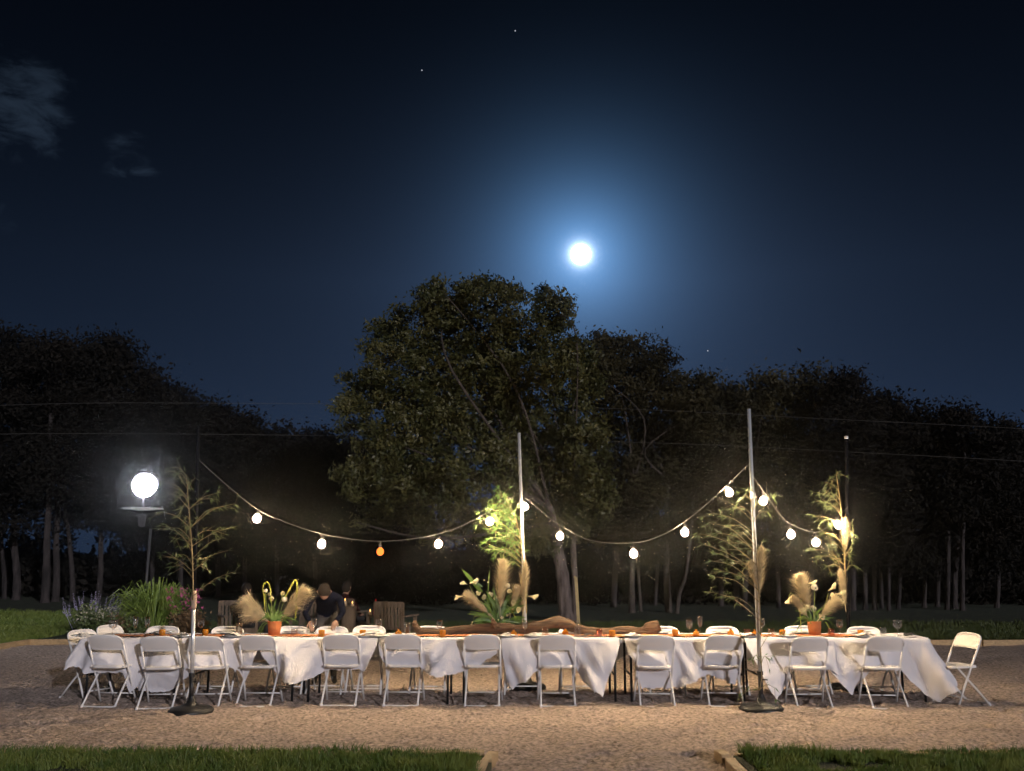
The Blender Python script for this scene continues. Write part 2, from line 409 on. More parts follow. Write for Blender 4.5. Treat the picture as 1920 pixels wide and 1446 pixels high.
# timber edging: every board is a piece of the edging it belongs to
def edging(label, pts, boards, zt=0.06, wd=0.085):
    t = thing('timber_edging', label, 'edging', (pts[0][0], pts[0][1], 0), group='timber edging of the lawns')
    for (a, b) in boards:
        a, b = Vector(a), Vector(b); d = b - a; L = d.length; rz = math.atan2(d.y, d.x)
        c = (a + b) / 2 - Vector((pts[0][0], pts[0][1]))
        mb = MB(); hz = zt + random.uniform(-0.012, 0.012)
        mb.box((c.x, c.y, (hz - 0.06) / 2), (L - 0.02, wd, hz + 0.06), rz=rz + random.uniform(-0.012, 0.012), ry=random.uniform(-.008, .008))
        mb.build('board', M['board'], t)
    return t
def run(a, b, n, jit=0.0):
    a, b = Vector(a), Vector(b)
    return [((a + (b - a) * (i / n)).to_tuple(), (a + (b - a) * ((i + 1) / n)).to_tuple()) for i in range(n)]
edging('timber edging of the near lawn by the path, lamp side', [(XL, YE)], run((-8.2, YE + 0.02), (XL - 0.06, YE), 4) + [((XL + 0.01, YE + 0.05), (XL - 0.04, YE - 0.29)), ((XL - 0.07, YE - 0.31), (XL - 0.09, YE - 0.62)), ((XL - 0.09, YE - 0.66), (XL - 0.1, YE - 2.4))])
edging('timber edging of the near lawn by the path, folded chair side', [(XR, YE)], run((XR + 0.02, YE), (8.8, YE + 0.03), 4) + [((1.80, 8.36), (1.825, 8.14)), ((1.845, 8.12), (1.83, 7.95)), ((1.82, 7.93), (1.80, 6.2))])
edging('pale timber edging along the far lawn behind the table', [(0, FE)], run((XS, FE), (18.5, FE - 0.25), 9), zt=0.10)
edging('pale timber edging of the side lawn below the flower bed', [(XS, 14)], run((XS - 0.25, 12.0), (XS + 0.05, FE), 3), zt=0.10)

# ------------------------------------------------------------------ moon
mo = MB(); pr = [(math.sin(a) * 1.0, -math.cos(a)) for a in np.linspace(0, math.pi, 17)]
mo.lathe([(max(r, 0), z) for r, z in pr], 32)
M['moon'] = mat('moon_glow', (0.8, 0.8, 0.8), 1.0, emit=(1.0, 0.99, 0.95), estr=5.0)
moon = mo.build('moon', M['moon'], smooth=True)
moon.location = MOON_DIR * 3000 + Vector((0, 0, CAMH)); moon.scale = (34, 34, 34)
tag(moon, 'bright full moon above the big oak', 'moon')

star_me = MB().lathe([(0, -1), (.7, -.7), (1, 0), (.7, .7), (0, 1)], 8)
M['star'] = mat('star_glow', (0.5, 0.5, 0.5), 1.0, emit=(.8, .9, 1.0), estr=0.35)
for px, py, lab in ((791, 132, 'faint star above and to the lamp side of the moon'), (966, 58, 'faint star highest in the sky above the oak'), (1327, 658, 'faint star low over the trees past the oak')):
    o = star_me.build('star', M['star'], smooth=True); o.location = ray(px, py).normalized() * 2900 + Vector((0, 0, CAMH)); o.scale = (2.2, 2.2, 2.2)
    tag(o, lab, 'star', 'stars')
# ------------------------------------------------------------------ trees
def leaf_cloud(centres, radii, n_clump, n_leaf, size, spread):
    """leaf-sized faces gathered in clumps through the lobes of a crown"""
    C, R = np.array(centres), np.array(radii)
    wts = np.prod(R, 1) ** (2 / 3); wts /= wts.sum()
    k = rng.choice(len(C), n_clump, p=wts)
    d = rng.normal(size=(n_clump, 3)); d /= np.linalg.norm(d, axis=1)[:, None]
    cc = C[k] + d * R[k] * (0.40 + 0.72 * rng.random((n_clump, 1)) ** 0.7)
    sp = spread * rng.uniform(0.55, 1.35, n_clump)
    P = np.repeat(cc, n_leaf, 0) + rng.normal(size=(n_clump * n_leaf, 3)) * np.repeat(sp, n_leaf)[:, None] * np.array([1, 1, 0.75])
    n = len(P)
    cn = d + 0.9 * rng.normal(size=d.shape)                    # leaves of one clump face much the same way
    nn = np.repeat(cn / np.linalg.norm(cn, axis=1)[:, None], n_leaf, 0) + 0.45 * rng.normal(size=(n, 3))
    a = np.cross(nn, rng.normal(size=(n, 3))); a /= np.linalg.norm(a, axis=1)[:, None]
    b = np.cross(nn, a); b /= np.linalg.norm(b, axis=1)[:, None]
    s = size * rng.uniform(0.55, 1.3, (n, 1))
    V = np.stack([P - a * s, P - b * s * 0.45, P + a * s, P + b * s * 0.45], 1).reshape(-1, 3)
    return V, np.arange(4 * n).reshape(n, 4)
def _near_on(tips, c):
    return min(tips, key=lambda q: (q[0] - c).length + (0.8 if q[0].z > c.z else 0))
def tree(name, label, D, trunks, lobes, bark, leaf, n_clump, n_leaf, size, spread, group=None, limbs=9):
    """trunks: [(base px, base width px, [(px, py), ...])]; lobes: world centre + radii"""
    b0 = Vector((xat(trunks[0][0], D, 0), D, 0))
    t = thing(name, label, 'tree', b0, group=group)
    tips = []
    for (bpx, wpx, path, dd) in trunks:
        s = FPX / (D * CT)
        p0 = Vector((xat(bpx, D + dd, 0), D + dd, -0.1))
        pts = [p0 - b0] + [at(a, b, D + dd) + Vector((0, rng.uniform(-.15, .15), 0)) - b0 for a, b in path]
        pts = spline(pts, 5)
        r0 = wpx / s / 2
        rr = [r0 * (1.0 - 0.55 * i / (len(pts) - 1)) * (1.35 if i == 0 else 1.12 if i == 1 else 1) * (1 + 0.07 * math.sin(i * 2.3)) for i in range(len(pts))]
        MB().tube(pts, rr, 10).build('trunk', bark, t, smooth=True)
        tips += [(pts[i], rr[i] * .75) for i in range(len(pts) // 2, len(pts), 2)] + [(pts[-1], rr[-1])]
    order = rng.permutation(len(lobes))[:limbs]
    for i in order:
        c = Vector(lobes[i][0]) - b0
        tp, r = _near_on(tips, c)
        r = min(r, .02 * (c - tp).length + .015)
        mid = (tp + c) / 2 + Vector(rng.normal(size=3)) * 0.16 * (c - tp).length + Vector((0, .3, .12 * (c - tp).length))
        MB().tube(spline([tp, mid, c], 5), list(np.linspace(r * 0.7, 0.012, 11)), 6).build('limb', M['bark_limb'], t, smooth=True)
    V, F = leaf_cloud([np.array(l[0]) - np.array(b0) for l in lobes], [l[1] for l in lobes], n_clump, n_leaf, size, spread)
    npmesh('crown', V, F, leaf, t)
    return t
def pxlobes(L, D, depth, squash=0.9):
    out = []
    for i, (px, py, rx, ry) in enumerate(L):
        y = D + rng.uniform(-depth, depth)
        s = FPX / (y * CT)
        out.append((tuple(at(px, py, y)), (rx / s, (rx + ry) / 2 / s * squash, ry / s)))
    return out
oak = [(905, 562, 46, 34), (830, 585, 62, 50), (960, 590, 62, 45), (1036, 588, 34, 40), (735, 622, 34, 26), (752, 690, 62, 60), (870, 670, 100, 80),
       (975, 670, 85, 75), (1050, 675, 42, 55), (1078, 665, 30, 36), (1092, 705, 36, 50), (690, 735, 42, 36), (660, 762, 24, 16), (780, 780, 100, 70), (900, 790, 105, 85), (1010, 790, 95, 85), (700, 850, 44, 50),
       (760, 890, 90, 64), (672, 905, 30, 26), (880, 900, 100, 75), (1000, 900, 105, 75), (725, 965, 52, 32), (1085, 840, 62, 75), (1090, 930, 70, 60),
       (905, 530, 22, 14), (880, 545, 18, 14), (1020, 556, 16, 16), (1050, 572, 18, 18), (1066, 604, 14, 18), (1088, 626, 12, 12), (828, 543, 20, 14), (790, 556, 20, 16), (752, 590, 20, 16), (714, 602, 18, 14), (690, 652, 14, 12), (650, 704, 16, 12), (634, 768, 12, 8), (648, 800, 16, 12), (640, 890, 14, 12), (655, 932, 16, 12), (664, 978, 16, 12), (940, 545, 14, 12), (965, 552, 16, 12),
       (940, 985, 70, 34), (830, 985, 60, 30), (1040, 985, 70, 34), (1000, 1020, 44, 22)]
tree('oak_tree', 'big spreading oak behind the middle of the table, under the moon', 24.0,
     [(1062, 30, [(1056, 1090), (1048, 1040), (1040, 990), (1030, 950)], 0.0), (1078, 15, [(1077, 1090), (1074, 1020), (1078, 970), (1074, 930)], 0.25)],
     pxlobes(oak, 24.0, 1.7), M['bark'], M['leaf_oak'], 1650, 76, 0.066, 0.135, limbs=20)
oak2 = [(1098, 655, 26, 26), (1112, 700, 40, 40), (1130, 660, 40, 36), (1190, 665, 58, 36), (1235, 700, 42, 42), (1160, 745, 85, 70), (1255, 775, 75, 70), (1315, 770, 40, 50), (1180, 860, 95, 75), (1290, 870, 75, 75), (1345, 850, 40, 60),
        (1225, 955, 85, 60), (1150, 960, 70, 55), (1320, 960, 60, 60), (1190, 1020, 60, 34), (1290, 1030, 50, 30)]
tree('oak_tree', 'second oak, lower and darker, behind the orange-lit bulbs beside the big oak', 27.5,
     [(1185, 14, [(1184, 1100), (1186, 1020), (1190, 900)], 0), (1255, 16, [(1252, 1110), (1250, 1030), (1250, 900)], .3), (1268, 9, [(1276, 1110), (1285, 1075), (1300, 960)], -.3), (1202, 8, [(1200, 1110), (1198, 1040), (1210, 920)], .8)],
     pxlobes(oak2, 27.5, 1.4), M['bark_limb'], M['leaf_mid'], 1200, 62, 0.068, 0.17, limbs=14)

def wood_tree(label, D, top, cx, hw, bot, trunks, leaf, group, clumps=430, name='woodland_tree', thin=1.0):
    L = [(cx + rng.uniform(-.15, .15) * hw, top + hw * 0.45, hw * 0.5, hw * 0.42)]
    y = top + hw * 0.8
    while y < bot:
        k = 2 if rng.random() < 0.7 else 3
        for j in range(k):
            L.append((cx + (j - (k - 1) / 2) * hw * 0.85 + rng.uniform(-.25, .25) * hw, y + rng.uniform(-.2, .2) * hw, hw * rng.uniform(.42, .66), hw * rng.uniform(.36, .55)))
        y += hw * 0.62
    tr = [(b, w, [(b + (c - b) * .25, 1080), (b + (c - b) * .6, 1010), (c, 900), (c + (cx - c) * .5, top + hw)], dd) for (b, w, c, dd) in trunks]
    return tree(name, label, D, tr, pxlobes(L, D, 1.5), M['bark_dimmed'], leaf, int(clumps * 1.25), 40, 0.0027 * D, 0.0085 * D, group=group, limbs=8)
GL, GR = 'trees of the wood behind the lamp', 'trees of the wood behind the folded chair end'
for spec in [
    ('tallest dark tree at the frame edge behind the side lawn', 35.0, 612, 15, 95, 960, [(30, 16, 25, 0), (8, 10, 0, 1)], M['leaf_dimmed'], GL, 560),
    ('tall dark tree next to the frame-edge one, twin trunks', 33.0, 628, 110, 85, 965, [(84, 17, 90, 0), (104, 15, 108, .8)], M['leaf_dimmed'], GL, 520),
    ('dark tree with a leaning trunk, third in the lamp-side wood', 34.0, 628, 195, 70, 985, [(136, 11, 122, 0), (183, 12, 192, .5)], M['leaf_dimmed'], GL, 470),
    ('dark tree rising straight behind the globe lamp', 35.0, 690, 275, 66, 1010, [(284, 10, 292, 0)], M['leaf_dimmed'], GL, 430),
    ('dark tree on the sloping treeline just past the globe lamp', 36.0, 728, 345, 62, 1030, [(340, 10, 345, 0)], M['leaf_dimmed'], GL, 420),
    ('dark tree on the treeline above the start of the light string', 37.0, 762, 405, 52, 1035, [(410, 10, 405, 0)], M['leaf_dimmed'], GL, 360),
    ('round-topped dark tree on the treeline above the first bulb', 36.0, 778, 458, 44, 1035, [(460, 9, 460, 0)], M['leaf_dimmed'], GL, 340),
    ('low dark tree on the treeline between the first two bulbs', 38.0, 800, 525, 48, 1040, [(520, 9, 520, 0)], M['leaf_dimmed'], GL, 330),
    ('low dark tree on the treeline above the second bulb', 37.0, 806, 590, 46, 1040, [(590, 9, 590, 0)], M['leaf_dimmed'], GL, 330),
    ('low dark tree tucked against the big oak, lamp side', 36.0, 822, 655, 48, 1040, [(650, 9, 655, 0)], M['leaf_dimmed'], GL, 330),
    ('dark tree mostly hidden behind the big oak', 38.0, 850, 740, 60, 1050, [(735, 10, 740, 0)], M['leaf_dimmed'], GL, 330),
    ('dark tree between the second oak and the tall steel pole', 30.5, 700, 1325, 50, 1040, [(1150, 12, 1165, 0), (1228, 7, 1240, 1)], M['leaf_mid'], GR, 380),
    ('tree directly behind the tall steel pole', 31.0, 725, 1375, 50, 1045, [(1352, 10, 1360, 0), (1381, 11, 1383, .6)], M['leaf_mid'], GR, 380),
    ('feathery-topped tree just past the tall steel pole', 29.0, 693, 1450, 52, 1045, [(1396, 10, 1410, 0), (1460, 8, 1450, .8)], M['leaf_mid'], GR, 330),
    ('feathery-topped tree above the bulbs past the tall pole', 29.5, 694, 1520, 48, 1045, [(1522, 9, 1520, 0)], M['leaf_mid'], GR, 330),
    ('tree behind the dark pole with bamboo, spiky top', 28.5, 696, 1590, 52, 1050, [(1597, 14, 1594, 0), (1622, 9, 1618, .5)], M['leaf_dimmed'], GR, 380),
    ('tree with several pale thin trunks behind the last flower pot', 29.0, 735, 1655, 52, 1055, [(1640, 9, 1645, 0), (1653, 8, 1652, .7), (1666, 7, 1668, -.4), (1683, 8, 1690, .3)], M['leaf_dimmed'], GR, 400),
    ('dark tree over the table end with the folded chair', 30.0, 758, 1725, 56, 1060, [(1732, 8, 1728, 0), (1757, 9, 1752, .6)], M['leaf_dimmed'], GR, 400),
    ('dark tree with three pale trunks beyond the folded chair', 29.0, 762, 1800, 60, 1060, [(1776, 10, 1778, 0), (1790, 11, 1795, .6), (1804, 9, 1812, -.4)], M['leaf_dimmed'], GR, 420),
    ('dark tree near the frame edge past the folded chair', 30.0, 788, 1870, 58, 1060, [(1868, 9, 1872, 0)], M['leaf_dimmed'], GR, 400),
    ('last dark tree of the wood, cut by the frame edge', 31.0, 800, 1950, 70, 1060, [(1945, 10, 1950, 0)], M['leaf_dimmed'], GR, 430),
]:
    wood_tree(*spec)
# understorey seen only as one dark mass
def mass(name, label, x0, x1, y0, y1, z1, n, size, leaf):
    x = rng.uniform(x0, x1, n); y = rng.uniform(y0, y1, n)
    top = z1 * (0.7 + 0.3 * vnoise(x * 0.8, y * 0.3, 21)) * (0.8 + 0.2 * vnoise(x * 3, y, 22))
    P = np.stack([x, y, rng.random(n) ** 0.8 * top], -1)
    a = rng.normal(size=(n, 3)); a /= np.linalg.norm(a, axis=1)[:, None]
    b = np.cross(a, rng.normal(size=(n, 3))); b /= np.linalg.norm(b, axis=1)[:, None]
    s = size * rng.uniform(.5, 1.3, (n, 1))
    V = np.stack([P - a * s, P - b * s * .5, P + a * s, P + b * s * .5], 1).reshape(-1, 3)
    o = npmesh(name, V, np.arange(4 * n).reshape(n, 4), leaf); struct(o, 'stuff', label); o['category'] = 'undergrowth'
mass('undergrowth', 'black undergrowth deep in the wood behind the table', -13, 34, 40, 44, 4.6, 26000, 0.22, M['leaf_dimmed'])
mass('undergrowth', 'dark low scrub under the trees behind the far lawn', -7, 34, 31.5, 36, 1.7, 16000, 0.13, M['leaf_dimmed'])
mass('undergrowth', 'low black undergrowth under the lamp-side wood', -36, -12, 37, 44, 3.2, 15000, 0.22, M['leaf_dimmed'])

# overhead lines
def cable(name, label, pts, D, r):
    P = [at(a, b, D) for a, b in pts]
    o0 = P[0].copy()
    o = MB().tube([p - o0 for p in spline(P, 8)], r, 5).build(name, M['powerline'], smooth=True); o.location = o0
    return tag(o, label, 'cable', 'overhead lines')
cable('overhead_line', 'upper thin overhead line crossing in front of the wood', [(-260, 770), (110, 757), (370, 756), (900, 760), (1200, 768), (1500, 783), (1920, 804), (2150, 818)], 26.0, 0.0036)
cable('overhead_line', 'lower thin overhead line crossing in front of the wood', [(-260, 820), (100, 813), (620, 817), (900, 823), (1270, 832), (1600, 848), (1920, 865), (2150, 880)], 25.8, 0.0036)

# ------------------------------------------------------------------ tables and cloths
TY0, TY1, TZ = 11.35, 12.11, 0.73        # near edge, far edge, top of the tables
def table(label, x0, x1):
    cx, L = (x0 + x1) / 2, x1 - x0 - 0.015
    t = thing('folding_table', label, 'table', (cx, (TY0 + TY1) / 2, 0), group='folding tables set end to end')
    hy = (TY1 - TY0) / 2
    MB().box((0, 0, TZ - 0.02), (L, 2 * hy - 0.01, 0.04)).build('tabletop', M['tabletop'], t)
    for sx in (-1, 1):
        xx = sx * (L / 2 - 0.09)
        for sy in (-1, 1):
            yy = sy * (hy - 0.06)
            MB().tube([(xx, yy, TZ - 0.04), (xx, yy, 0.3), (xx, yy, -0.03)], 0.015, 8).build('leg', M['black'], t, smooth=True)
        MB().tube([(xx, -hy + 0.06, TZ - 0.06), (xx, hy - 0.06, TZ - 0.06)], 0.013, 8).build('crossbar', M['black'], t, smooth=True)
        MB().tube([(xx, -hy + 0.06, 0.30), (xx, hy - 0.06, 0.30)], 0.011, 8).build('crossbar', M['black'], t, smooth=True)
        MB().tube([(xx, 0, TZ - 0.07), (xx - sx * 0.42, 0, TZ - 0.035)], 0.009, 6).build('brace', M['black'], t, smooth=True)
TB = [xat(p, TY0, TZ) for p in (150, 345, 565, 855, 1168, 1408, 1746)]
for i, lab in enumerate(['short table at the lamp end, under the first cloth', 'second table from the lamp end', 'table under the cloth with the first flower pot', 'middle table carrying most of the driftwood',
                         'table behind the tall steel pole, driftwood end', 'last table, under the second flower pot']):
    table('black-legged folding ' + lab, TB[i], TB[i + 1])
XA, XB = TB[0], TB[-1]

near = [(199, 11.03, -.13), (298, 10.96, .03), (384, 10.98, .06), (482, 11.08, -.03), (639, 11.12, .02), (755, 11.13, 0.0), (905, 11.13, -.02), (1045, 11.11, .02), (1230, 11.04, .0), (1358, 11.10, .03), (1521, 10.99, .05), (1662, 10.92, -.04)]
CHX = [(xat(p, d, .8), d + .235) for p, d, rz in near]
def cloth(label, hem, idx, left_end=None, right_end=None, flare=0.36, blow=None):
    """a draped sheet: far drop, top, near drop with the wind-pulled hem given in photo pixels"""
    hx = [xat(p, 11.30, 0.5) for p, q in hem]; hz = [max(at(p, q, 11.27).z, 0.02) for p, q in hem]
    x0, x1 = hx[0], hx[-1]
    du0 = left_end[0] if left_end else 0.0
    du1 = right_end[0] if right_end else 0.0
    us = np.arange(x0 - du0, x1 + du1 + 1e-6, 0.0145)
    r = np.random.default_rng(100 + idx)
    ph = r.uniform(0, 6.28, 6); kk = r.uniform(0.8, 1.25, 6) * np.array([5, 9, 15, 24, 38, 6]); sh = r.uniform(-0.9, 0.9, 6)
    zo = TZ + 0.010 + 0.004 * (idx % 2)
    bk = 0.33 + 0.05 * np.sin(us * 7 + ph[0]) + 0.03 * np.sin(us * 17 + ph[1])
    rows = []
    NB, NT, NF = 9, 7, 26
    def drop(u, side, d, t, L):
        """side -1 near, +1 far; d length past the edge"""
        du = 0.0; sg = 0
        if left_end and u < x0 + 1e-6: du, sg = x0 - u, -1
        if right_end and u > x1 - 1e-6: du, sg = u - x1, 1
        ux = min(max(u, x0), x1)
        y = TY0 if side < 0 else TY1
        a, b = du, d
        rr = math.hypot(a, b)
        if rr < 1e-6: return (u, y, zo)
        e0, e1 = a / rr, b / rr
        fold = sum(w * math.sin(kk[i] * (ux + sh[i] * d + 0.6 * sg * a) + ph[i]) for i, w in enumerate((.060, .055, .040, .018, .008, .036)))
        # creases that fan from the pulled-down tips
        fold += 0.024 * math.sin(34 * (ux * 0.8 + d * 1.1 * sh[2]) + ph[3]) * math.sin(6 * ux + ph[4])
        out = 0.016 + flare * rr * 0.75 + fold * min(1.0, rr * 2.4)
        if blow and side < 0:
            for (bx, bw, ba) in blow: out += ba * math.exp(-((ux - bx) / bw) ** 2) * (rr ** 1.3) * 2.0
        if side < 0:       # the chairs pushed up to the table hold the cloth back; it swings out between them
            zz = zo - rr * .965
            for (cx_, cy_) in CHX:
                k = min(1.0, max(0.0, (0.36 - abs(ux - cx_)) / 0.13))
                if k > 0:
                    lim = TY0 - (cy_ - .235 + .55 * (.80 - min(zz, .80)) + .016)
                    lim = max(lim, .012 + .35 * max(fold, -.02) * min(1, rr * 2))
                    k = k * k * (3 - 2 * k); out = out * (1 - k) + min(out, lim) * k
        out = max(out, 0.014)
        rnd = min(rr / 0.03, 1.0)
        return (ux + sg * (0.012 + 0.42 * rr * e0 + out * e0 * .5) * (1 if sg else 0), y + side * out * e1 * rnd, zo - rr * 0.965 + 0.012 * (1 - rnd))
    cols = []
    for k, u in enumerate(us):
        if u < x0: L = np.interp(x0 - u, [0, du0], [zo - hz[0], left_end[1]])
        elif u > x1: L = np.interp(u - x1, [0, du1], [zo - hz[-1], right_end[1]])
        else: L = zo - np.interp(u, hx, hz)
        L = max(L + 0.006 * math.sin(u * 41 + ph[2]) + 0.004 * math.sin(u * 90), 0.012) / 0.965
        col = [drop(u, 1, bk[k] * (1 - i / NB), 0, bk[k]) for i in range(NB)]
        for i in range(NT + 1):
            y = TY1 + (TY0 - TY1) * i / NT
            if (left_end and u < x0) or (right_end and u > x1):
                p = drop(u, -1 if i > NT / 2 else 1, 0, 0, 1); col.append((p[0], y, p[2]))
            else:
                col.append((u, y, zo + 0.0015 * math.sin(u * 23 + i)))
        col += [drop(u, -1, L * i / NF, i / NF, L) for i in range(1, NF + 1)]
        cols.append(col)
    cx = (x0 + x1) / 2
    A = np.array(cols); A[..., 0] -= cx; A[..., 1] -= TY0
    h, w = A.shape[:2]
    I = np.arange(h * w).reshape(h, w)
    F = np.stack([I[:-1, :-1], I[1:, :-1], I[1:, 1:], I[:-1, 1:]], -1).reshape(-1, 4)
    o = npmesh('tablecloth', A.reshape(-1, 3), F, M['cloth'], smooth=True); o.location = (cx, TY0, 0)
    return tag(o, label, 'tablecloth', 'white tablecloths')
cloth('white tablecloth at the lamp end, two hanging tips behind the first chairs', [(148, 1250), (165, 1262), (232, 1262), (238, 1285), (246, 1302), (258, 1290), (268, 1296), (300, 1300), (325, 1296), (340, 1282), (355, 1270), (370, 1256), (430, 1252), (450, 1262), (460, 1281), (468, 1262), (484, 1218)], 0, left_end=(0.20, 0.30))
cloth('white tablecloth billowing below the first flower pot', [(486, 1217), (500, 1240), (525, 1270), (545, 1276), (575, 1274), (600, 1266), (610, 1258), (670, 1256), (684, 1260), (692, 1245), (707, 1208)], 1, blow=[(xat(560, 11.3), 0.25, 0.20)])
cloth('white tablecloth hanging evenly between sixth and seventh near chairs', [(709, 1212), (716, 1240), (725, 1250), (785, 1250), (797, 1260), (820, 1266), (860, 1264), (880, 1256), (896, 1254), (910, 1240), (937, 1222)], 2, blow=[(xat(830, 11.3), 0.25, 0.10)])
cloth('white tablecloth with two long tips either side of the eighth near chair', [(940, 1212), (950, 1280), (960, 1289), (985, 1275), (1010, 1256), (1080, 1250), (1090, 1276), (1126, 1302), (1145, 1255), (1163, 1207)], 3, blow=[(xat(1120, 11.3), 0.15, 0.12)])
cloth('white tablecloth hanging low below the ninth near chair', [(1173, 1207), (1180, 1228), (1192, 1248), (1202, 1292), (1256, 1292), (1275, 1288), (1300, 1276), (1325, 1266), (1340, 1270), (1378, 1286), (1390, 1240), (1397, 1210)], 4)
cloth('white tablecloth with one long tip beside the tall steel pole', [(1400, 1212), (1412, 1240), (1428, 1290), (1442, 1306), (1475, 1286), (1482, 1256), (1553, 1256), (1566, 1264)], 5)
cloth('white tablecloth at the folded chair end, corner reaching the ground', [(1552, 1258), (1570, 1285), (1590, 1303), (1606, 1280), (1622, 1258), (1690, 1258), (1703, 1275), (1725, 1300), (1744, 1322)], 6, right_end=(0.40, 0.36), flare=0.3)

def runner(label, p0, p1, y0, y1):
    x0, x1 = xat(p0, 11.6, TZ), xat(p1, 11.6, TZ)
    us = np.linspace(x0, x1, int((x1 - x0) / 0.04))
    P = [[(u - x0, (y0 - 11.6) + (y1 - y0) * j / 5 + 0.018 * math.sin(u * 3 + j * .3) + .008 * math.sin(u * 11), TZ + 0.019 + 0.006 * abs(math.sin(u * 7 + j)) * (j in (0, 2, 5))) for j in range(6)] for u in us]
    o = MB().grid(P).build('table_runner', M['runner'], smooth=True); o.location = (x0, 11.6, 0)
    tag(o, label, 'runner', 'terracotta table runners')
runner('terracotta gauze runner at the lamp end of the table', 205, 620, 11.50, 11.80)
runner('terracotta gauze runner under the driftwood', 632, 1180, 11.52, 11.78)
runner('terracotta gauze runner from the driftwood end to the last pot', 1192, 1640, 11.50, 11.80)

# ------------------------------------------------------------------ folding chairs
def chair(name='folding_chair'):
    t = thing(name, '', 'chair', group='white folding chairs round the table')
    W2, rt = 0.213, 0.0125
    fr, sh = M['chair_frame'], M['chair_shell']
    def post(z): return -0.235 + 0.44 * (0.80 - z) / 0.80          # rake of the long tubes: back top -> front foot
    arc = []
    for a in np.linspace(0, math.pi, 11):
        xx = W2 * 1.0 * math.copysign(abs(math.cos(a)) ** 0.55, math.cos(a)); zz = 0.70 + 0.10 * (abs(math.sin(a)) ** 0.6)
        arc.append((xx, post(zz), zz))
    MB().tube(arc, rt, 8).build('back_frame', fr, t, smooth=True)
    for s in (-1, 1):
        MB().tube([(s * W2, post(.70), .70), (s * W2, post(.45), .45), (s * (W2 + .004), post(.2), .2), (s * (W2 + .012), post(0.0), -.012)], rt, 8).build('leg', fr, t, smooth=True)
        rear = [(s * .195, .13, .425), (s * .195, .02, .30), (s * .197, -.11, .16), (s * .200, -.245, .0)]
        lg = MB().tube(rear, rt * .95, 8).build('leg', fr, t, smooth=True)
        MB().tube([(s * .2, -.232, .02), (s * .2, -.252, -.012)], .017, 8).build('foot_cap', fr, lg, smooth=True)
        MB().box((s * .200, .02, .436), (.016, .26, .022)).build('hinge_bracket', fr, t)
    MB().tube([(-.2, -.232, .012), (-.17, -.248, .004), (0, -.249, .002), (.17, -.248, .004), (.2, -.232, .012)], .0085, 6).build('stretcher', fr, t, smooth=True)
    MB().tube([(-.218, post(.10), .10), (.218, post(.10), .10)], .0085, 6).build('stretcher', fr, t, smooth=True)
    # backrest: curved shell with a lip
    def shell(z, x):
        k = abs(x) / .2
        return post(z) - 0.002 - 0.028 * (1 - k ** 2) - 0.006 * math.cos((z - .72) * 20)
    zs = np.linspace(.635, .792, 9); P0, P1 = [], []
    for z in zs:
        f = (z - .635) / .157
        hw = .203 * (1 - 0.0 * f) if f < .6 else .203 * math.sqrt(max(0, 1 - ((f - .6) / .4) ** 2 * .42))
        row = [(hw * u, shell(z, hw * u), z) for u in np.linspace(-1, 1, 13)]
        P0.append(row); P1.append([(x, y + .012, zz) for x, y, zz in row])
    mb = MB().grid(P0); n0 = mb.n
    mb.grid([r[::-1] for r in P1])
    w, h = 13, 9
    mb.f += [(j, n0 + (w - 1 - j), n0 + (w - 2 - j), j + 1) for j in range(w - 1)]
    T = (h - 1) * w
    mb.f += [(T + j + 1, n0 + T + (w - 2 - j), n0 + T + (w - 1 - j), T + j) for j in range(w - 1)]
    bk = mb.build('backrest', sh, t, smooth=True)
    MB().tube([(x, shell(.637, x) - .004, .637) for x in np.linspace(-.2, .2, 9)], .0075, 6).build('lip', sh, bk, smooth=True)
    # seat: dished with rounded rear
    P = []
    for i, y in enumerate(np.linspace(-.155, .215, 10)):
        f = i / 9; hw = .188 * (math.sqrt(max(0, 1 - ((.22 - f) / .22) ** 2 * .35)) if f < .22 else 1 - .03 * max(0, f - .8) / .2)
        P.append([(hw * u, y, .448 - .010 * (1 - u * u) * math.sin(min(1, f * 1.1) * math.pi)) for u in np.linspace(-1, 1, 9)])
    mb = MB().grid(P); n0 = mb.n
    mb.grid([[(x, y, z - .028) for x, y, z in r][::-1] for r in P])
    w, h = 9, 10
    rim = [(0, j) for j in range(w)] + [(i, w - 1) for i in range(1, h)] + [(h - 1, j) for j in range(w - 2, -1, -1)] + [(i, 0) for i in range(h - 2, 0, -1)]
    ix = [i * w + j for i, j in rim]; jx = [n0 + i * w + (w - 1 - j) for i, j in rim]
    for k in range(len(ix)):
        k2 = (k + 1) % len(ix); mb.f.append((ix[k2], ix[k], jx[k], jx[k2]))
    mb.build('seat', sh, t, smooth=True)
    return t
CH = chair(); first = [True]
def put_chair(x, y, rz, label):
    if first[0]:
        first[0] = False; CH.location = (x, y, 0); CH.rotation_euler = (0, 0, rz); CH['label'] = label; return CH
    c = dup(CH, (x, y, -rng.uniform(0, .012)), rz, label); c.rotation_euler = (rng.uniform(-.015, .015), rng.uniform(-.015, .015), rz)
    return c
for i, (p, d, rz) in enumerate(near):
    put_chair(xat(p, d, .8), d + .235, rz + rng.uniform(-.06, .06), f'white folding chair, {ORD[i]} of the near row counted from the lamp end')
far = [(308, 'behind the two flute glasses near the lamp end'), (426, 'far side, between the dark pole and the first flower pot'), (551, 'far side, just past the first flower pot'), (622, 'far side, in front of the bending person'), (693, 'far side, behind the single goblet before the driftwood'),
       (808, 'far side, behind the upturned tip of the driftwood'), (978, 'far side, half hidden by driftwood at the steel pole'), (1078, 'far side, behind the hump of the driftwood'), (1240, 'far side, beyond the thick cut end of the driftwood'),
       (1353, 'far side, facing the tenth near chair'), (1500, 'far side, beside the second flower pot'), (1613, 'far side, last before the folded chair end')]
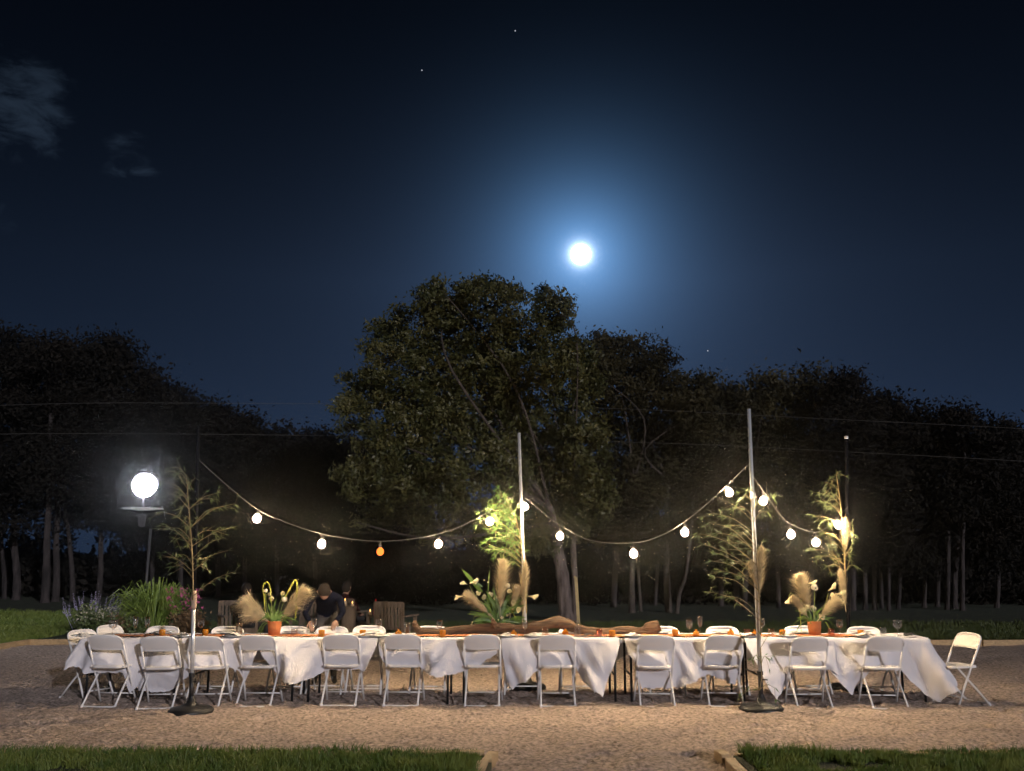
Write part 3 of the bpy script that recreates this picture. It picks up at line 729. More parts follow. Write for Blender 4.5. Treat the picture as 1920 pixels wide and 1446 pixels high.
for i, (p, lab) in enumerate(far):
    put_chair(xat(p, 12.42, .8) , 12.42 - .235 + rng.uniform(-.03, .03), math.pi + rng.uniform(-.05, .05), 'white folding chair ' + lab if 'far' in lab else 'white folding chair on the far side ' + lab)
put_chair(-5.28, 11.80, -math.pi / 2 - .42, 'white folding chair at the lamp end of the table, turned sideways, nearer one')
put_chair(-5.22, 12.50, -math.pi / 2 - .40, 'white folding chair at the lamp end of the table, turned sideways, farther one')
put_chair(5.36, 11.36, math.pi / 2 + .22, 'white folding chair seen from the side at the table end with the grounded cloth corner')

# ------------------------------------------------------------------ poles
def pole(label, px, pybase, D, top_px, top_py, kind, tilt=0):
    b = Vector((xat(px, D, 0.0), D, 0)); tp = at(top_px, top_py, D) - b
    tp.y += tilt
    t = thing('pole_stand', label, 'pole', b, group='light poles on weighted bases')
    MB().lathe([(0, -.02), (.245, -.02), (.25, .018), (.225, .045), (.12, .062), (.065, .085), (.036, .15), (.030, .17)], 28).build('base', M['black'], t, smooth=True)
    f = lambda z: Vector((tp.x * z / tp.z, tp.y * z / tp.z, z))
    MB().tube([f(.1), f(.40)], .027, 12).build('socket_post', M['black'], t, smooth=True)
    MB().lathe([(.036, -.02), (.036, .02)], 12, c=f(.40), close=True).build('collar', M['black'], t)
    MB().tube([f(.33) + Vector((.02, -.02, 0)), f(.33) + Vector((.07, -.05, 0))], .008, 6).build('knob', M['black'], t)
    if kind == 'steel':
        MB().tube([f(.40), f(tp.z * .52), f(tp.z)], .0225, 14).build('pipe', M['steel'], t, smooth=True)
        MB().tube([f(tp.z * .70) + Vector((.012, -.018, -.03)), f(tp.z * .70) + Vector((.012, -.018, .03))], .02, 8).build('clamp', M['steel'], t)
    elif kind == 'half':
        MB().tube([f(.40), f(1.12)], .0225, 14).build('pipe', M['steel'], t, smooth=True)
        MB().tube([f(1.12), f(1.16), f(1.26), f(1.33)], [.026, .034, .034, .024], 12).build('wrap', M['tape'], t, smooth=True)
        MB().tube([f(1.33), f(tp.z)], .021, 12).build('unlit_upper_pipe', M['darkpole'], t, smooth=True)  # steel catches little light up here; that shade is put into the colour
    else:
        MB().tube([f(.40), f(tp.z)], .024, 12).build('pipe', M['darkpole'], t, smooth=True)
        MB().lathe([(.028, -.01), (.028, .03), (.0, .035)], 12, c=f(tp.z)).build('cap', M['steel'], t, smooth=True)
    return t, b, tp
pole('steel pole with dark upper half on a black base, beside the third near chair', 358, 1335, 10.70, 372, 800, 'half')
pole('steel pole rising behind the driftwood, bamboo tied to it', 989, 1290, 12.55, 973, 812, 'steel')
pole('tallest steel pole on a black base in front of the tenth and eleventh near chairs', 1428, 1330, 10.85, 1404, 767, 'steel')
pole('dark pole behind the second flower pot, bright cap on top', 1592, 1290, 12.5, 1587, 822, 'dark')

# ------------------------------------------------------------------ string lights
def emis(name, col, s):
    m = bpy.data.materials.new(name); m.use_nodes = True; n, l = m.node_tree.nodes, m.node_tree.links
    n.clear(); o = n.new('ShaderNodeOutputMaterial'); e = n.new('ShaderNodeEmission'); e.inputs[0].default_value = (*col, 1); e.inputs[1].default_value = s
    l.new(e.outputs[0], o.inputs['Surface']); MATS[name] = m; return m
BULB_L = 780.0
M['bulb'] = emis('lit_bulb', (1.0, 0.75, 0.46), BULB_L)
M['bulb_dim'] = emis('lit_amber_bulb', (1.0, 0.20, 0.03), 2.3)
M['socket'] = mat('bulb_socket', (0.03, 0.03, 0.03), 0.5)
bulb_me = {}
def bulb_mesh(dim):
    if dim in bulb_me: return bulb_me[dim]
    prof = [(.0, -.052), (.018, -.049), (.034, -.038), (.044, -.020), (.046, 0.0), (.041, .020), (.028, .037), (.016, .047), (.0, .050)]
    o = MB().lathe(prof, 12).build('bulb', M['bulb_dim' if dim else 'bulb'], smooth=True)
    bulb_me[dim] = o.data; bpy.data.objects.remove(o); return bulb_me[dim]
sock = MB().lathe([(.0, .105), (.010, .10), (.017, .085), (.017, .048), (.014, .044)], 10).build('socket', M['socket'], smooth=True); sock_me = sock.data; bpy.data.objects.remove(sock)
def strand(label, wire, bulbs, D0, D1):
    x0, x1 = wire[0][0], wire[-1][0]
    Df = lambda px: D0 + (D1 - D0) * (px - x0) / (x1 - x0)
    P = [at(a, b, Df(a)) for a, b in wire]; o0 = P[0].copy()
    t = thing('string_lights', label, 'string lights', o0, group='strings of bulbs over the table')
    pts = spline([p - o0 for p in P], 8)
    MB().tube(pts, .0030, 6).build('wire', M['wire'], t, smooth=True)
    tw = MB()
    for (a, b, dim) in bulbs:
        p = at(a, b, Df(a)) - o0
        bo = link('bulb', bulb_mesh(dim), None, t); bo.location = p; bo.rotation_euler = (rng.uniform(-.15, .15), rng.uniform(-.15, .15), 0)
        s = bpy.data.objects.new('socket', sock_me); COL.objects.link(s); s.parent = bo
        top = p + Vector((0, 0, .10)); q = min(pts, key=lambda w: (w - top).length)
        if (q - top).length > .012: tw.tube([top, q], .003, 5)
    if tw.n: tw.build('drop_wire', M['wire'], t)
strand('string of five lit bulbs from the dark-topped pole to the steel pole at the driftwood', [(372, 862), (420, 905), (482, 955), (540, 981), (603, 1001), (660, 1011), (713, 1015), (770, 1011), (822, 1001), (870, 984), (918, 958), (973, 925)],
       [(482, 972, 0), (603, 1020, 0), (713, 1034, 1), (822, 1020, 0), (918, 978, 0)], 10.70, 12.50)
strand('string of five lit bulbs from the driftwood pole to the tallest steel pole', [(977, 925), (1000, 946), (1050, 985), (1110, 1014), (1188, 1018), (1240, 1004), (1284, 978), (1340, 932), (1406, 868)],
       [(984, 950, 0), (1050, 1005, 0), (1188, 1038, 0), (1284, 998, 0), (1367, 923, 0)], 12.48, 10.86)
strand('short string of four lit bulbs from the tallest steel pole to the dark pole', [(1408, 888), (1431, 920), (1462, 964), (1483, 983), (1530, 998), (1560, 980), (1590, 950)],
       [(1431, 939, 0), (1483, 1002, 0), (1530, 1017, 0), (1572, 984, 0)], 10.86, 12.46)

# ------------------------------------------------------------------ globe lamp
LD = 21.2
lb = Vector((xat(267, LD, 0), LD, 0))
t = thing('globe_lamp', 'tall lamp post with a glowing white globe behind the flower bed', 'lamp', lb)
zc = at(271, 910, LD).z
MB().tube([(0, 0, -.05), (0, 0, .5), (0.02, 0, zc - 1.0)], [.05, .035, .03], 12).build('post', M['lampblack'], t, smooth=True)
hx = xat(271, LD, zc) - lb.x
MB().lathe([(.03, -.96), (.07, -.94), (.085, -.75), (.12, -.68), (.03, -.66)], 20, c=(hx, 0, zc)).build('gallery', M['lampblack'], t, smooth=True)
MB().lathe([(.03, -.585), (.44, -.545), (.445, -.53), (.05, -.52)], 32, c=(hx, 0, zc)).build('drip_plate', mat('white_enamel', (.75, .75, .74), .35), t, smooth=True)
MB().tube([(hx, 0, zc - .66), (hx, 0, zc - .24)], .018, 10).build('neck', M['lampblack'], t, smooth=True)
M['globe'] = emis('lit_globe', (0.90, 0.92, 1.0), 85.0)
MB().lathe([(max(0, math.sin(a)) * .27, -math.cos(a) * .27) for a in np.linspace(0, math.pi, 15)], 24, c=(hx, 0, zc)).build('globe', M['globe'], t, smooth=True)

# ------------------------------------------------------------------ foliage and flowers
def leaves_mesh(name, pts, dirs, lens, widths, m, parent, fold=0.0):
    """narrow pointed leaves: base point, direction, length, width"""
    P, Dv = np.array(pts), np.array(dirs); Dv = Dv / np.linalg.norm(Dv, axis=1)[:, None]
    n = len(P); L = np.array(lens)[:, None]; Wd = np.array(widths)[:, None]
    s = np.cross(Dv, rng.normal(size=(n, 3)) + np.array([0, .3, 0])); s /= np.linalg.norm(s, axis=1)[:, None] + 1e-9
    sag = np.array([[0, 0, -1.0]]) * L * 0.16
    V = np.stack([P, P + Dv * L * .4 + s * Wd / 2 + sag * .2, P + Dv * L * .4 - s * Wd / 2 + sag * .2, P + Dv * L + sag], 1).reshape(-1, 3)
    b = (np.arange(n) * 4)[:, None]
    F = np.concatenate([b + np.array([[0, 1, 2]]), b + np.array([[1, 3, 2]])], 0)
    return npmesh(name, V, F, m, parent)
def bamboo(label, D, stem, tips, dens=1.0, leaf=.12, lm='bamboo'):
    S = [at(a, b, D) for a, b in stem]; b0 = S[0].copy()
    t = thing('bamboo_spray', label, 'bamboo', b0, group='bamboo sprays tied to the poles')
    sp = spline([p - b0 for p in S], 6)
    mb = MB(); mb.tube(sp, list(np.linspace(.009, .004, len(sp))), 6)
    pts, dirs, lens, wd = [], [], [], []
    for (a, b) in tips:
        e = at(a, b, D + rng.uniform(-.22, .22)) - b0
        k = min(range(len(sp)), key=lambda i: abs((sp[i].z + abs(e.x - sp[i].x) * .55) - e.z))
        k = max(0, min(k, len(sp) - 2)); s0 = sp[k]
        mid = (s0 + e) / 2 + Vector((0, 0, .05 + .1 * (e - s0).length * rng.uniform(-.3, .8)))
        br = spline([s0, mid, e], 7); mb.tube(br, list(np.linspace(.0045, .0016, len(br))), 4)
        for i in range(2, len(br)):
            nl = rng.poisson(1.3 * dens) + (3 if i == len(br) - 1 else 0)
            ax = (br[i] - br[i - 1]).normalized()
            for _ in range(nl):
                d = ax * rng.uniform(.5, 1.1) + Vector(rng.normal(size=3)) * .42 + Vector((0, 0, -.12))
                pts.append(br[i] + Vector(rng.normal(size=3)) * .008); dirs.append(d); lens.append(leaf * rng.uniform(.55, 1.2)); wd.append(.0115 * rng.uniform(.7, 1.2))
            if rng.random() < .30 * dens:      # side twig with its own tuft
                tw = br[i] + (ax * .5 + Vector(rng.normal(size=3)) * .6).normalized() * rng.uniform(.06, .14)
                mb.tube([br[i], tw], .0016, 4)
                for _ in range(int(3 + 2 * dens)):
                    d = (tw - br[i]).normalized() + Vector(rng.normal(size=3)) * .5
                    pts.append(tw); dirs.append(d); lens.append(leaf * rng.uniform(.5, 1.0)); wd.append(.0115)
    mb.build('stem', M['bamboo_stem'], t, smooth=True)
    leaves_mesh('foliage', pts, dirs, lens, wd, M[lm], t)
bamboo('sparse bamboo spray tied to the dark-topped pole beside the globe lamp', 10.66, [(362, 1125), (361, 1060), (357, 990), (352, 925), (350, 890)],
       [(306, 884), (318, 878), (330, 890), (302, 905), (312, 925), (300, 960), (318, 990), (298, 992), (330, 1010), (338, 955), (355, 905), (408, 925), (418, 950), (395, 935), (440, 945), (432, 990), (402, 995), (440, 1072), (428, 1032), (415, 1010), (305, 1042), (322, 1062), (338, 1040), (385, 1050), (345, 975), (335, 930), (352, 1020)], .6, .09, 'bamboo_dry')
bamboo('dense bright bamboo spray at the driftwood pole', 12.40, [(987, 1150), (984, 1090), (978, 1030), (968, 975), (950, 940)],
       [(934, 928), (945, 925), (915, 955), (925, 945), (905, 972), (912, 990), (918, 1008), (910, 1018), (940, 950), (930, 990), (924, 1030), (950, 960), (945, 1010), (958, 1000), (940, 1030), (950, 1055), (935, 970), (955, 975), (920, 1030)], 1.7, .095)
bamboo('drooping bamboo spray on the tallest steel pole', 10.80, [(1426, 1190), (1424, 1130), (1419, 1060), (1414, 990), (1408, 935)],
       [(1312, 1000), (1318, 1020), (1335, 962), (1345, 935), (1330, 980), (1345, 1000), (1340, 1035), (1335, 1052), (1350, 1070), (1342, 1082), (1330, 1110), (1355, 1118), (1400, 920), (1390, 935), (1375, 955), (1440, 960), (1448, 932), (1436, 1030), (1365, 985), (1360, 1030), (1372, 1050), (1375, 1000), (1388, 1080), (1380, 1020)], .6, .095, 'bamboo_dry')
bamboo('bamboo spray on the dark pole above the second flower pot', 12.42, [(1586, 1130), (1584, 1060), (1580, 990), (1574, 930), (1568, 890)],
       [(1530, 940), (1540, 925), (1528, 968), (1545, 905), (1558, 905), (1535, 1042), (1528, 1030), (1545, 1000), (1600, 1002), (1572, 888), (1550, 1062), (1606, 1062), (1550, 950), (1560, 930), (1545, 975), (1555, 1020), (1592, 1040), (1560, 985)], .9, .095, 'bamboo_dry')
bamboo('dry twigs hanging at the foot of the tallest steel pole', 10.78, [(1426, 1215), (1427, 1240), (1428, 1270), (1424, 1296)], [(1372, 1330), (1392, 1300), (1462, 1188), (1440, 1235), (1410, 1235), (1452, 1290)], .25, .08)

def plume_into(mb, D, base, tip, wpx, b0, n=240, m=None):
    B, T = at(*base, D) - b0, at(*tip, D) - b0
    ax = T - B; L = ax.length; a = ax.normalized()
    wd = wpx * (D * CT) / FPX / 2 * 1.12
    side = a.orthogonal().normalized(); up2 = a.cross(side)
    mb.tube([B - a * .12, B, T - a * .03], [.004, .004, .002], 5)
    for i in range(n):
        t = rng.random() ** .85
        env = (.55 + .45 * math.sin(min(1, t / .55) * math.pi / 2)) if t < .55 else max(.10, 1 - ((t - .55) / .45) ** 1.7)
        an = rng.uniform(0, 6.283); rad = side * math.cos(an) + up2 * math.sin(an)
        p = B + a * L * t * .86; ln = wd * env * rng.uniform(.55, 1.15) + .010
        q = p + a * ln * .75 + rad * ln * .45
        e = p + a * ln * rng.uniform(1.0, 1.6) + rad * ln * rng.uniform(.75, 1.05) + Vector((0, 0, -.30 * ln))
        s = rad.cross(a).normalized() * .0030
        mb.add([p - s * .5, p + s * .5, q + s, q - s, e], [(0, 1, 2, 3), (3, 2, 4)])
def calla_into(mb, p, d, s=1.0):
    d = Vector(d).normalized(); u = d.orthogonal().normalized(); w = d.cross(u)
    V, F, n = [], [], 12
    for i, (r, z) in enumerate([(.004, 0), (.008, .026), (.013, .052), (.020, .072), (.028, .082)]):
        for k in range(n):
            a = 2 * math.pi * k / n; lip = (1 + .5 * max(0, math.cos(a)) ** 3) if i >= 3 else 1
            V.append(p + d * (z + (.036 * max(0, math.cos(a)) ** 2 if i == 4 else 0)) * s + (u * math.cos(a) + w * math.sin(a)) * r * s * lip)
    for i in range(4):
        for k in range(n): F.append((i * n + k, i * n + (k + 1) % n, (i + 1) * n + (k + 1) % n, (i + 1) * n + k))
    mb.add(V, F); mb.tube([p, p + d * .055 * s], [.004 * s, .0035 * s], 5)
def ball_into(mb, p, r, n=46):
    for i in range(n):
        d = Vector(rng.normal(size=3)).normalized(); u = d.orthogonal().normalized(); w = d.cross(u)
        c = p + d * r * rng.uniform(.55, 1.0); k = r * rng.uniform(.3, .5); tl = d * k * rng.uniform(.1, .5)
        mb.add([c - u * k, c - w * k + tl, c + u * k, c + w * k + tl], [(0, 1, 2, 3)])
def tassel_into(mb, pts, r):
    sp = spline(pts, 5); mb.tube(sp, [r * (.75 + .35 * math.sin(i * 1.9)) * (1 - .4 * i / len(sp)) for i in range(len(sp))], 7)
    for p in sp[2:]:
        for _ in range(3): ball_into(mb, p + Vector(rng.normal(size=3)) * r * .6, r * .75, 5)
def strap_into(mb, p, e, wd, arch=.05, n=6):
    p, e = Vector(p), Vector(e); mid = (p + e) / 2 + Vector((0, 0, arch)); sp = spline([p, mid, e], n)
    d = (e - p); s = Vector((d.z, 0, -d.x)); s = s.normalized() if s.length > 1e-6 else Vector((1, 0, 0))
    s = (s + Vector(rng.normal(size=3)) * .35).normalized()
    m = len(sp)
    V = []
    for i, q in enumerate(sp):
        w = wd / 2 * math.sin(math.pi * min(.97, .12 + .86 * i / (m - 1)))
        V += [q - s * w, q + s * w]
    mb.add(V, [(2 * i, 2 * i + 1, 2 * i + 3, 2 * i + 2) for i in range(m - 1)])

def pot(label, px, D, hpx=27):
    b = Vector((xat(px, D, TZ), D, TZ + .016))
    t = thing('flower_pot', label, 'flower pot', b, group='terracotta pots on the table')
    MB().lathe([(0, 0), (.070, 0), (.080, .10), (.086, .168), (.088, .172), (.080, .172), (.076, .13), (0, .128)], 24).build('pot', M['terracotta'], t, smooth=True)
    MB().lathe([(0, .14), (.077, .138)], 20).build('earth', M['soil'], t)
    return t, b
def arrangement(t, b, D, plumes, tassels, callas, balls, straps, stems):
    J = lambda: D + rng.uniform(-.07, .07)
    for (base, tip, w, m) in plumes:
        mb = MB(); plume_into(mb, J(), base, tip, w, b, 900); mb.build('pampas_plume', m, t)
    for pts, r in tassels:
        d = J(); mb = MB(); tassel_into(mb, [at(a, c, d) - b for a, c in pts], r); mb.build('amaranth_tassel', M['amaranth'], t, smooth=True)
    for (p, d, s) in callas:
        dd = J(); mb = MB(); q = at(*p, dd) - b; calla_into(mb, q, d, s); mb.build('calla_lily', M['petal'], t, smooth=True)
    for (p, r) in balls:
        mb = MB(); ball_into(mb, at(*p, J()) - b, r); mb.build('blossom', M['petal_pale'] if rng.random() < .4 else M['petal'], t)
    mb = MB()
    for (p, e, w, arch) in straps: strap_into(mb, at(*p, J()) - b, at(*e, J()) - b, w, arch)
    mb.build('leaves', M['strap'], t)
    mb = MB()
    for pts in stems:
        d = J(); mb.tube(spline([at(a, c, d) - b for a, c in pts], 5), .0042, 6)
    mb.build('stems', M['stalk'], t, smooth=True)
PD = 11.72
t, b = pot('terracotta pot of pampas and drooping amaranth, first from the lamp end', 514, PD)
def fan(c, n, rx, ry, w, arch=.03, up=True):
    out = []
    for i in range(n):
        a = rng.uniform(-1.3, 1.3) if up else rng.uniform(-2.2, 2.2)
        out.append(((c[0] + rng.uniform(-8, 8), c[1]), (c[0] + math.sin(a) * rx * rng.uniform(.5, 1), c[1] - math.cos(a) * ry * rng.uniform(.4, 1)), w * rng.uniform(.7, 1.3), arch))
    return out
arrangement(t, b, PD, [((506, 1168), (452, 1122), 52, M['pampas']), ((524, 1165), (582, 1095), 44, M['pampas']), ((500, 1160), (462, 1150), 34, M['pampas'])],
    [([(508, 1130), (507, 1105), (502, 1092), (495, 1095), (493, 1106), (495, 1118), (497, 1145)], .010), ([(534, 1120), (544, 1103), (553, 1088), (557, 1096), (556, 1120), (555, 1140), (553, 1160)], .014)],
    [((528, 1128), (.6, -.5, .3), .8)], [((498, 1108), .026), ((509, 1122), .032), ((530, 1113), .028), ((533, 1124), .032), ((505, 1114), .022)],
    fan((514, 1168), 16, 34, 48, .03) + fan((514, 1166), 12, 50, 10, .016, .06, False) + [((505, 1166), (484, 1200), .018, .06), ((506, 1166), (478, 1195), .014, .07), ((524, 1166), (548, 1178), .014, .05)],
    [[(512, 1170), (509, 1130), (508, 1122)], [(518, 1170), (528, 1140), (534, 1120)], [(516, 1170), (522, 1140), (530, 1115)], [(510, 1170), (500, 1140), (498, 1110)], [(514, 1172), (512, 1150), (508, 1128)]])
t, b = pot('terracotta pot of pampas, calla lilies and pale blossoms, second along the table', 1528, PD)
arrangement(t, b, PD, [((1517, 1152), (1497, 1066), 44, M['pampas']), ((1540, 1156), (1574, 1118), 34, M['pampas']), ((1514, 1156), (1482, 1112), 20, M['pampas'])],
    [([(1502, 1125), (1500, 1140), (1501, 1165), (1503, 1185)], .008)],
    [((1480, 1120), (-.5, -.4, -.9), 1.0), ((1515, 1094), (.9, -.3, .1), 1.0), ((1553, 1108), (.6, -.5, .5), 1.15), ((1566, 1114), (.8, -.5, .1), 1.15), ((1574, 1122), (.4, -.5, -.7), .8)],
    [((1527, 1101), .042), ((1505, 1145), .046), ((1525, 1142), .042), ((1541, 1157), .040), ((1514, 1138), .03), ((1561, 1116), .03)],
    fan((1528, 1170), 18, 46, 40, .028) + [((1515, 1165), (1488, 1195), .016, .06), ((1518, 1166), (1480, 1180), .014, .07), ((1540, 1168), (1558, 1185), .02, .06), ((1540, 1166), (1562, 1172), .014, .05), ((1524, 1160), (1490, 1145), .04, .03)],
    [[(1526, 1172), (1527, 1140), (1527, 1106)], [(1522, 1172), (1505, 1150)], [(1532, 1172), (1548, 1130), (1553, 1112)], [(1520, 1172), (1495, 1130), (1484, 1112), (1479, 1119)], [(1534, 1172), (1560, 1135), (1568, 1118)], [(1526, 1172), (1525, 1145)], [(1532, 1172), (1541, 1158)]])
CD = 12.02
b = Vector((xat(935, CD, TZ), CD, TZ + .016))
t = thing('flower_arrangement', 'large arrangement of pampas, calla lilies and blossoms behind the driftwood', 'flowers', b)
MB().lathe([(0, 0), (.10, 0), (.13, .06), (.135, .09), (.12, .09), (.11, .05), (0, .045)], 20).build('bowl', M['terracotta'], t, smooth=True)
arrangement(t, b, CD, [((938, 1140), (945, 1034), 42, M['pampas']), ((980, 1150), (986, 1036), 26, M['pampas']), ((915, 1150), (866, 1104), 28, M['pampas']), ((958, 1150), (972, 1090), 28, M['pampas'])],
    [([(930, 1118), (932, 1135), (931, 1165), (931, 1192)], .012), ([(960, 1150), (964, 1125), (958, 1140), (966, 1158)], .006)],
    [((868, 1118), (-.9, -.3, -.1), 1.1), ((880, 1094), (.8, -.5, .2), 1.15), ((885, 1118), (-.2, -.9, .2), 1.1), ((892, 1130), (-.6, -.7, .2), 1.0), ((954, 1112), (.1, -.9, .3), 1.1), ((960, 1130), (.2, -.9, .1), 1.1), ((968, 1142), (.3, -.9, 0), 1.2), ((990, 1118), (.9, -.4, -.1), 1.15), ((876, 1096), (-.6, -.6, .3), .9), ((886, 1166), (-.3, -.3, -.9), .9)],
    [((897, 1112), .034), ((908, 1120), .036), ((920, 1115), .034), ((930, 1122), .032), ((938, 1108), .030), ((952, 1098), .034), ((920, 1152), .038), ((952, 1150), .038), ((925, 1140), .03), ((941, 1158), .028), ((968, 1103), .026), ((915, 1092), .012), ((908, 1088), .010)],
    fan((935, 1165), 60, 64, 72, .03) + fan((935, 1160), 40, 48, 50, .02, .05) + fan((935, 1168), 26, 58, 16, .035, .03, False) + [((900, 1110), (866, 1068), .05, .02), ((905, 1110), (872, 1078), .04, .02), ((915, 1110), (918, 1068), .025, .01), ((905, 1100), (880, 1090), .04, .01), ((925, 1168), (892, 1160), .05, .03), ((925, 1170), (888, 1172), .05, .03), ((950, 1168), (985, 1158), .05, .03), ((950, 1170), (990, 1166), .05, .03)],
    [[(935, 1168), (910, 1140), (888, 1120)], [(935, 1168), (900, 1130), (880, 1098)], [(938, 1168), (960, 1140), (988, 1118)], [(935, 1168), (915, 1140), (908, 1122)], [(938, 1168), (950, 1140), (955, 1115)], [(932, 1168), (900, 1140), (870, 1120)], [(930, 1168), (895, 1155), (887, 1164)]])
def lone_plume(label, D, base, tip, w):
    b0 = at(*base, D); mb = MB(); plume_into(mb, D, base, tip, w, b0, 900)
    o = mb.build('pampas_plume', M['pampas']); o.location = b0; tag(o, label, 'pampas', 'pampas plumes tied to the poles')
lone_plume('pampas plume tied to the tallest steel pole below its bulbs', 10.83, (1422, 1118), (1428, 1010), 34)
lone_plume('second slim pampas plume on the tallest steel pole, leaning to the lamp side', 10.80, (1420, 1100), (1404, 1045), 22)
lone_plume('pampas plume low on the dark pole above the second flower pot', 12.40, (1584, 1130), (1574, 1058), 22)
lone_plume('pampas plume tied high on the dark pole among the bamboo', 12.44, (1584, 1035), (1585, 960), 24)

# ------------------------------------------------------------------ driftwood
dw = [(775, 1164), (780, 1174), (790, 1184), (830, 1186), (880, 1181), (930, 1179), (975, 1180), (1010, 1174), (1048, 1167), (1085, 1179), (1120, 1187), (1165, 1184), (1200, 1188), (1222, 1178), (1236, 1172)]
dr = [.026, .042, .058, .064, .066, .070, .064, .064, .070, .072, .074, .076, .084, .080, .072]
P = spline([at(a, c + 1, 11.88 - .0002 * i) for i, (a, c) in enumerate(dw)], 5)
R = np.interp(np.linspace(0, len(dr) - 1, len(P)), range(len(dr)), dr); b0 = P[0].copy()
mb = MB(); mb.tube([p - b0 for p in P], [r * (1 + .08 * math.sin(i * .8) + .05 * math.sin(i * 2.1)) for i, r in enumerate(R)], 16)
VV = np.array(mb.v); nr = 16; ctr = VV.reshape(-1, nr, 3).mean(1, keepdims=True); ri, ki = np.meshgrid(np.arange(len(P)), np.arange(nr) * 2 * np.pi / nr, indexing='ij')
fac = 1 + .13 * np.sin(2 * ki + .16 * ri) + .08 * np.sin(5 * ki - .21 * ri) + .06 * np.sin(3 * ki + .5 * ri)
VV = (ctr + (VV.reshape(-1, nr, 3) - ctr) * fac[..., None]).reshape(-1, 3)
nn = vnoise(VV[:, 0] * 9, (VV[:, 2] + VV[:, 1]) * 30, 31)[:, None]
mb.v = [tuple(v) for v in VV + np.concatenate([nn * 0, nn * .007, nn * .008], 1)]
t = thing('driftwood_branch', 'long twisted brown driftwood branch lying along the table middle', 'driftwood', b0)
mb.build('branch', M['driftwood'], t, smooth=True)
mb = MB(); mb.tube([at(925, 1180, 11.86) - b0, at(926, 1168, 11.82) - b0, at(922, 1160, 11.80) - b0], [.045, .034, .012], 10); mb.build('knot', M['driftwood'], t, smooth=True)
mb = MB(); mb.tube([at(945, 1184, 11.86) - b0, at(946, 1200, 11.80) - b0], [.045, .06], 10); mb.build('stub', M['driftwood'], t, smooth=True)

# ------------------------------------------------------------------ glasses, votives, plates
TOP = TZ + .0175
def proto(name, build, cat, group):
    me = {}
    return None
def goblet():
    return MB().lathe([(.0, 0), (.034, 0), (.033, .003), (.006, .008), (.0045, .075), (.012, .084), (.032, .105), (.040, .135), (.0395, .175), (.037, .190), (.0355, .190), (.038, .160), (.0375, .135), (.030, .108), (.0, .090)], 18)
def flute():
    return MB().lathe([(.0, 0), (.034, 0), (.033, .003), (.006, .008), (.0045, .08), (.016, .095), (.026, .13), (.031, .18), (.033, .225), (.0315, .225), (.029, .18), (.024, .13), (.0, .10)], 18)
def tumbler():
    return MB().lathe([(.0, 0), (.036, 0), (.039, .05), (.041, .088), (.039, .088), (.036, .012), (.0, .010)], 18)
def tall():
    return MB().lathe([(.0, 0), (.034, 0), (.038, .07), (.040, .15), (.038, .15), (.033, .014), (.0, .012)], 18)
def bottle():
    return MB().lathe([(.0, 0), (.043, 0), (.045, .01), (.045, .10), (.040, .125), (.022, .15), (.019, .185), (.023, .192), (.023, .198), (.017, .198), (.016, .15), (.036, .118), (.041, .10), (.041, .012), (.0, .010)], 18)
def votive():
    return MB().lathe([(.0, 0), (.030, 0), (.036, .03), (.038, .078), (.035, .080), (.031, .020), (.0, .018)], 16)
def dome():
    return MB().lathe([(.0, 0), (.034, 0), (.040, .020), (.037, .046), (.022, .062), (.012, .072), (.016, .078), (.010, .082), (.0, .082)], 16)
def plate():
    return MB().lathe([(.0, .004), (.075, .004), (.085, .010), (.132, .020), (.133, .023), (.084, .014), (.074, .008), (.0, .008)], 28)
def napkin():
    mb = MB(); P = []
    for i in range(7):
        r = []
        for j in range(9):
            u, v = (i / 6 - .5) * .17, (j / 8 - .5) * .11
            r.append((u + .01 * math.sin(j), v, .012 + .03 * math.exp(-(u / .05) ** 2) * (.4 + .6 * math.cos(v * 12)) + .006 * math.sin(i * 2 + j)))
        P.append(r)
    return mb.grid(P)
cache = {}
def place(kind, fn, m, px, D, label, group, cat, z=TOP, rz=0.0, liquid=None):
    if kind not in cache:
        o = fn().build(kind, m, smooth=True); cache[kind] = o.data; bpy.data.objects.remove(o)
    o = bpy.data.objects.new(kind, cache[kind]); COL.objects.link(o)
    o.location = (xat(px, D, TZ + .05), D, z); o.rotation_euler = (0, 0, rz)
    return tag(o, label, cat, group)
gob = [(211, 11.62, 1, 'wide goblet in front of the sideways chairs'), (376, 11.75, 0, 'behind the steel pole at the lamp side'), (588, 11.92, 0, 'beside the bending person'), (710, 11.80, 0, 'alone before the driftwood tip'), (824, 11.60, 0, 'in front of the driftwood near its tip'),
       (984, 11.52, 0, 'in front of the driftwood at the steel pole'), (1293, 11.66, 0, 'past the cut end of the driftwood'), (1429, 11.85, 0, 'just behind the tallest steel pole'), (1575, 11.66, 0, 'just past the second flower pot'), (1684, 11.62, 1, 'wide goblet near the table end by the grounded cloth corner')]
for px, D, wide, lab in gob:
    o = place('goblet', goblet, M['clear'], px, D, ('clear ' if wide else 'clear stemmed goblet ') + lab, 'clear goblets', 'glass')
    if wide: o.scale = (1.35, 1.35, 1.0)
for px, D, lab in [(253, 11.72, 'nearer the sideways chairs, one of a pair'), (275, 11.66, 'of the pair, nearer the amber votive'), (1313, 11.78, 'past the driftwood cut end, beside a goblet')]:
    place('flute_glass', flute, M['clear'], px, D, 'tall clear flute glass ' + lab, 'flute glasses', 'glass')
for px, D, lab in [(448, 11.62, 'left of the first flower pot'), (764, 11.78, 'at the upturned driftwood tip')]:
    place('tall_glass', tall, M['clear'], px, D, 'tall clear water glass ' + lab.replace('left of', 'lamp side of'), 'tall water glasses', 'glass')
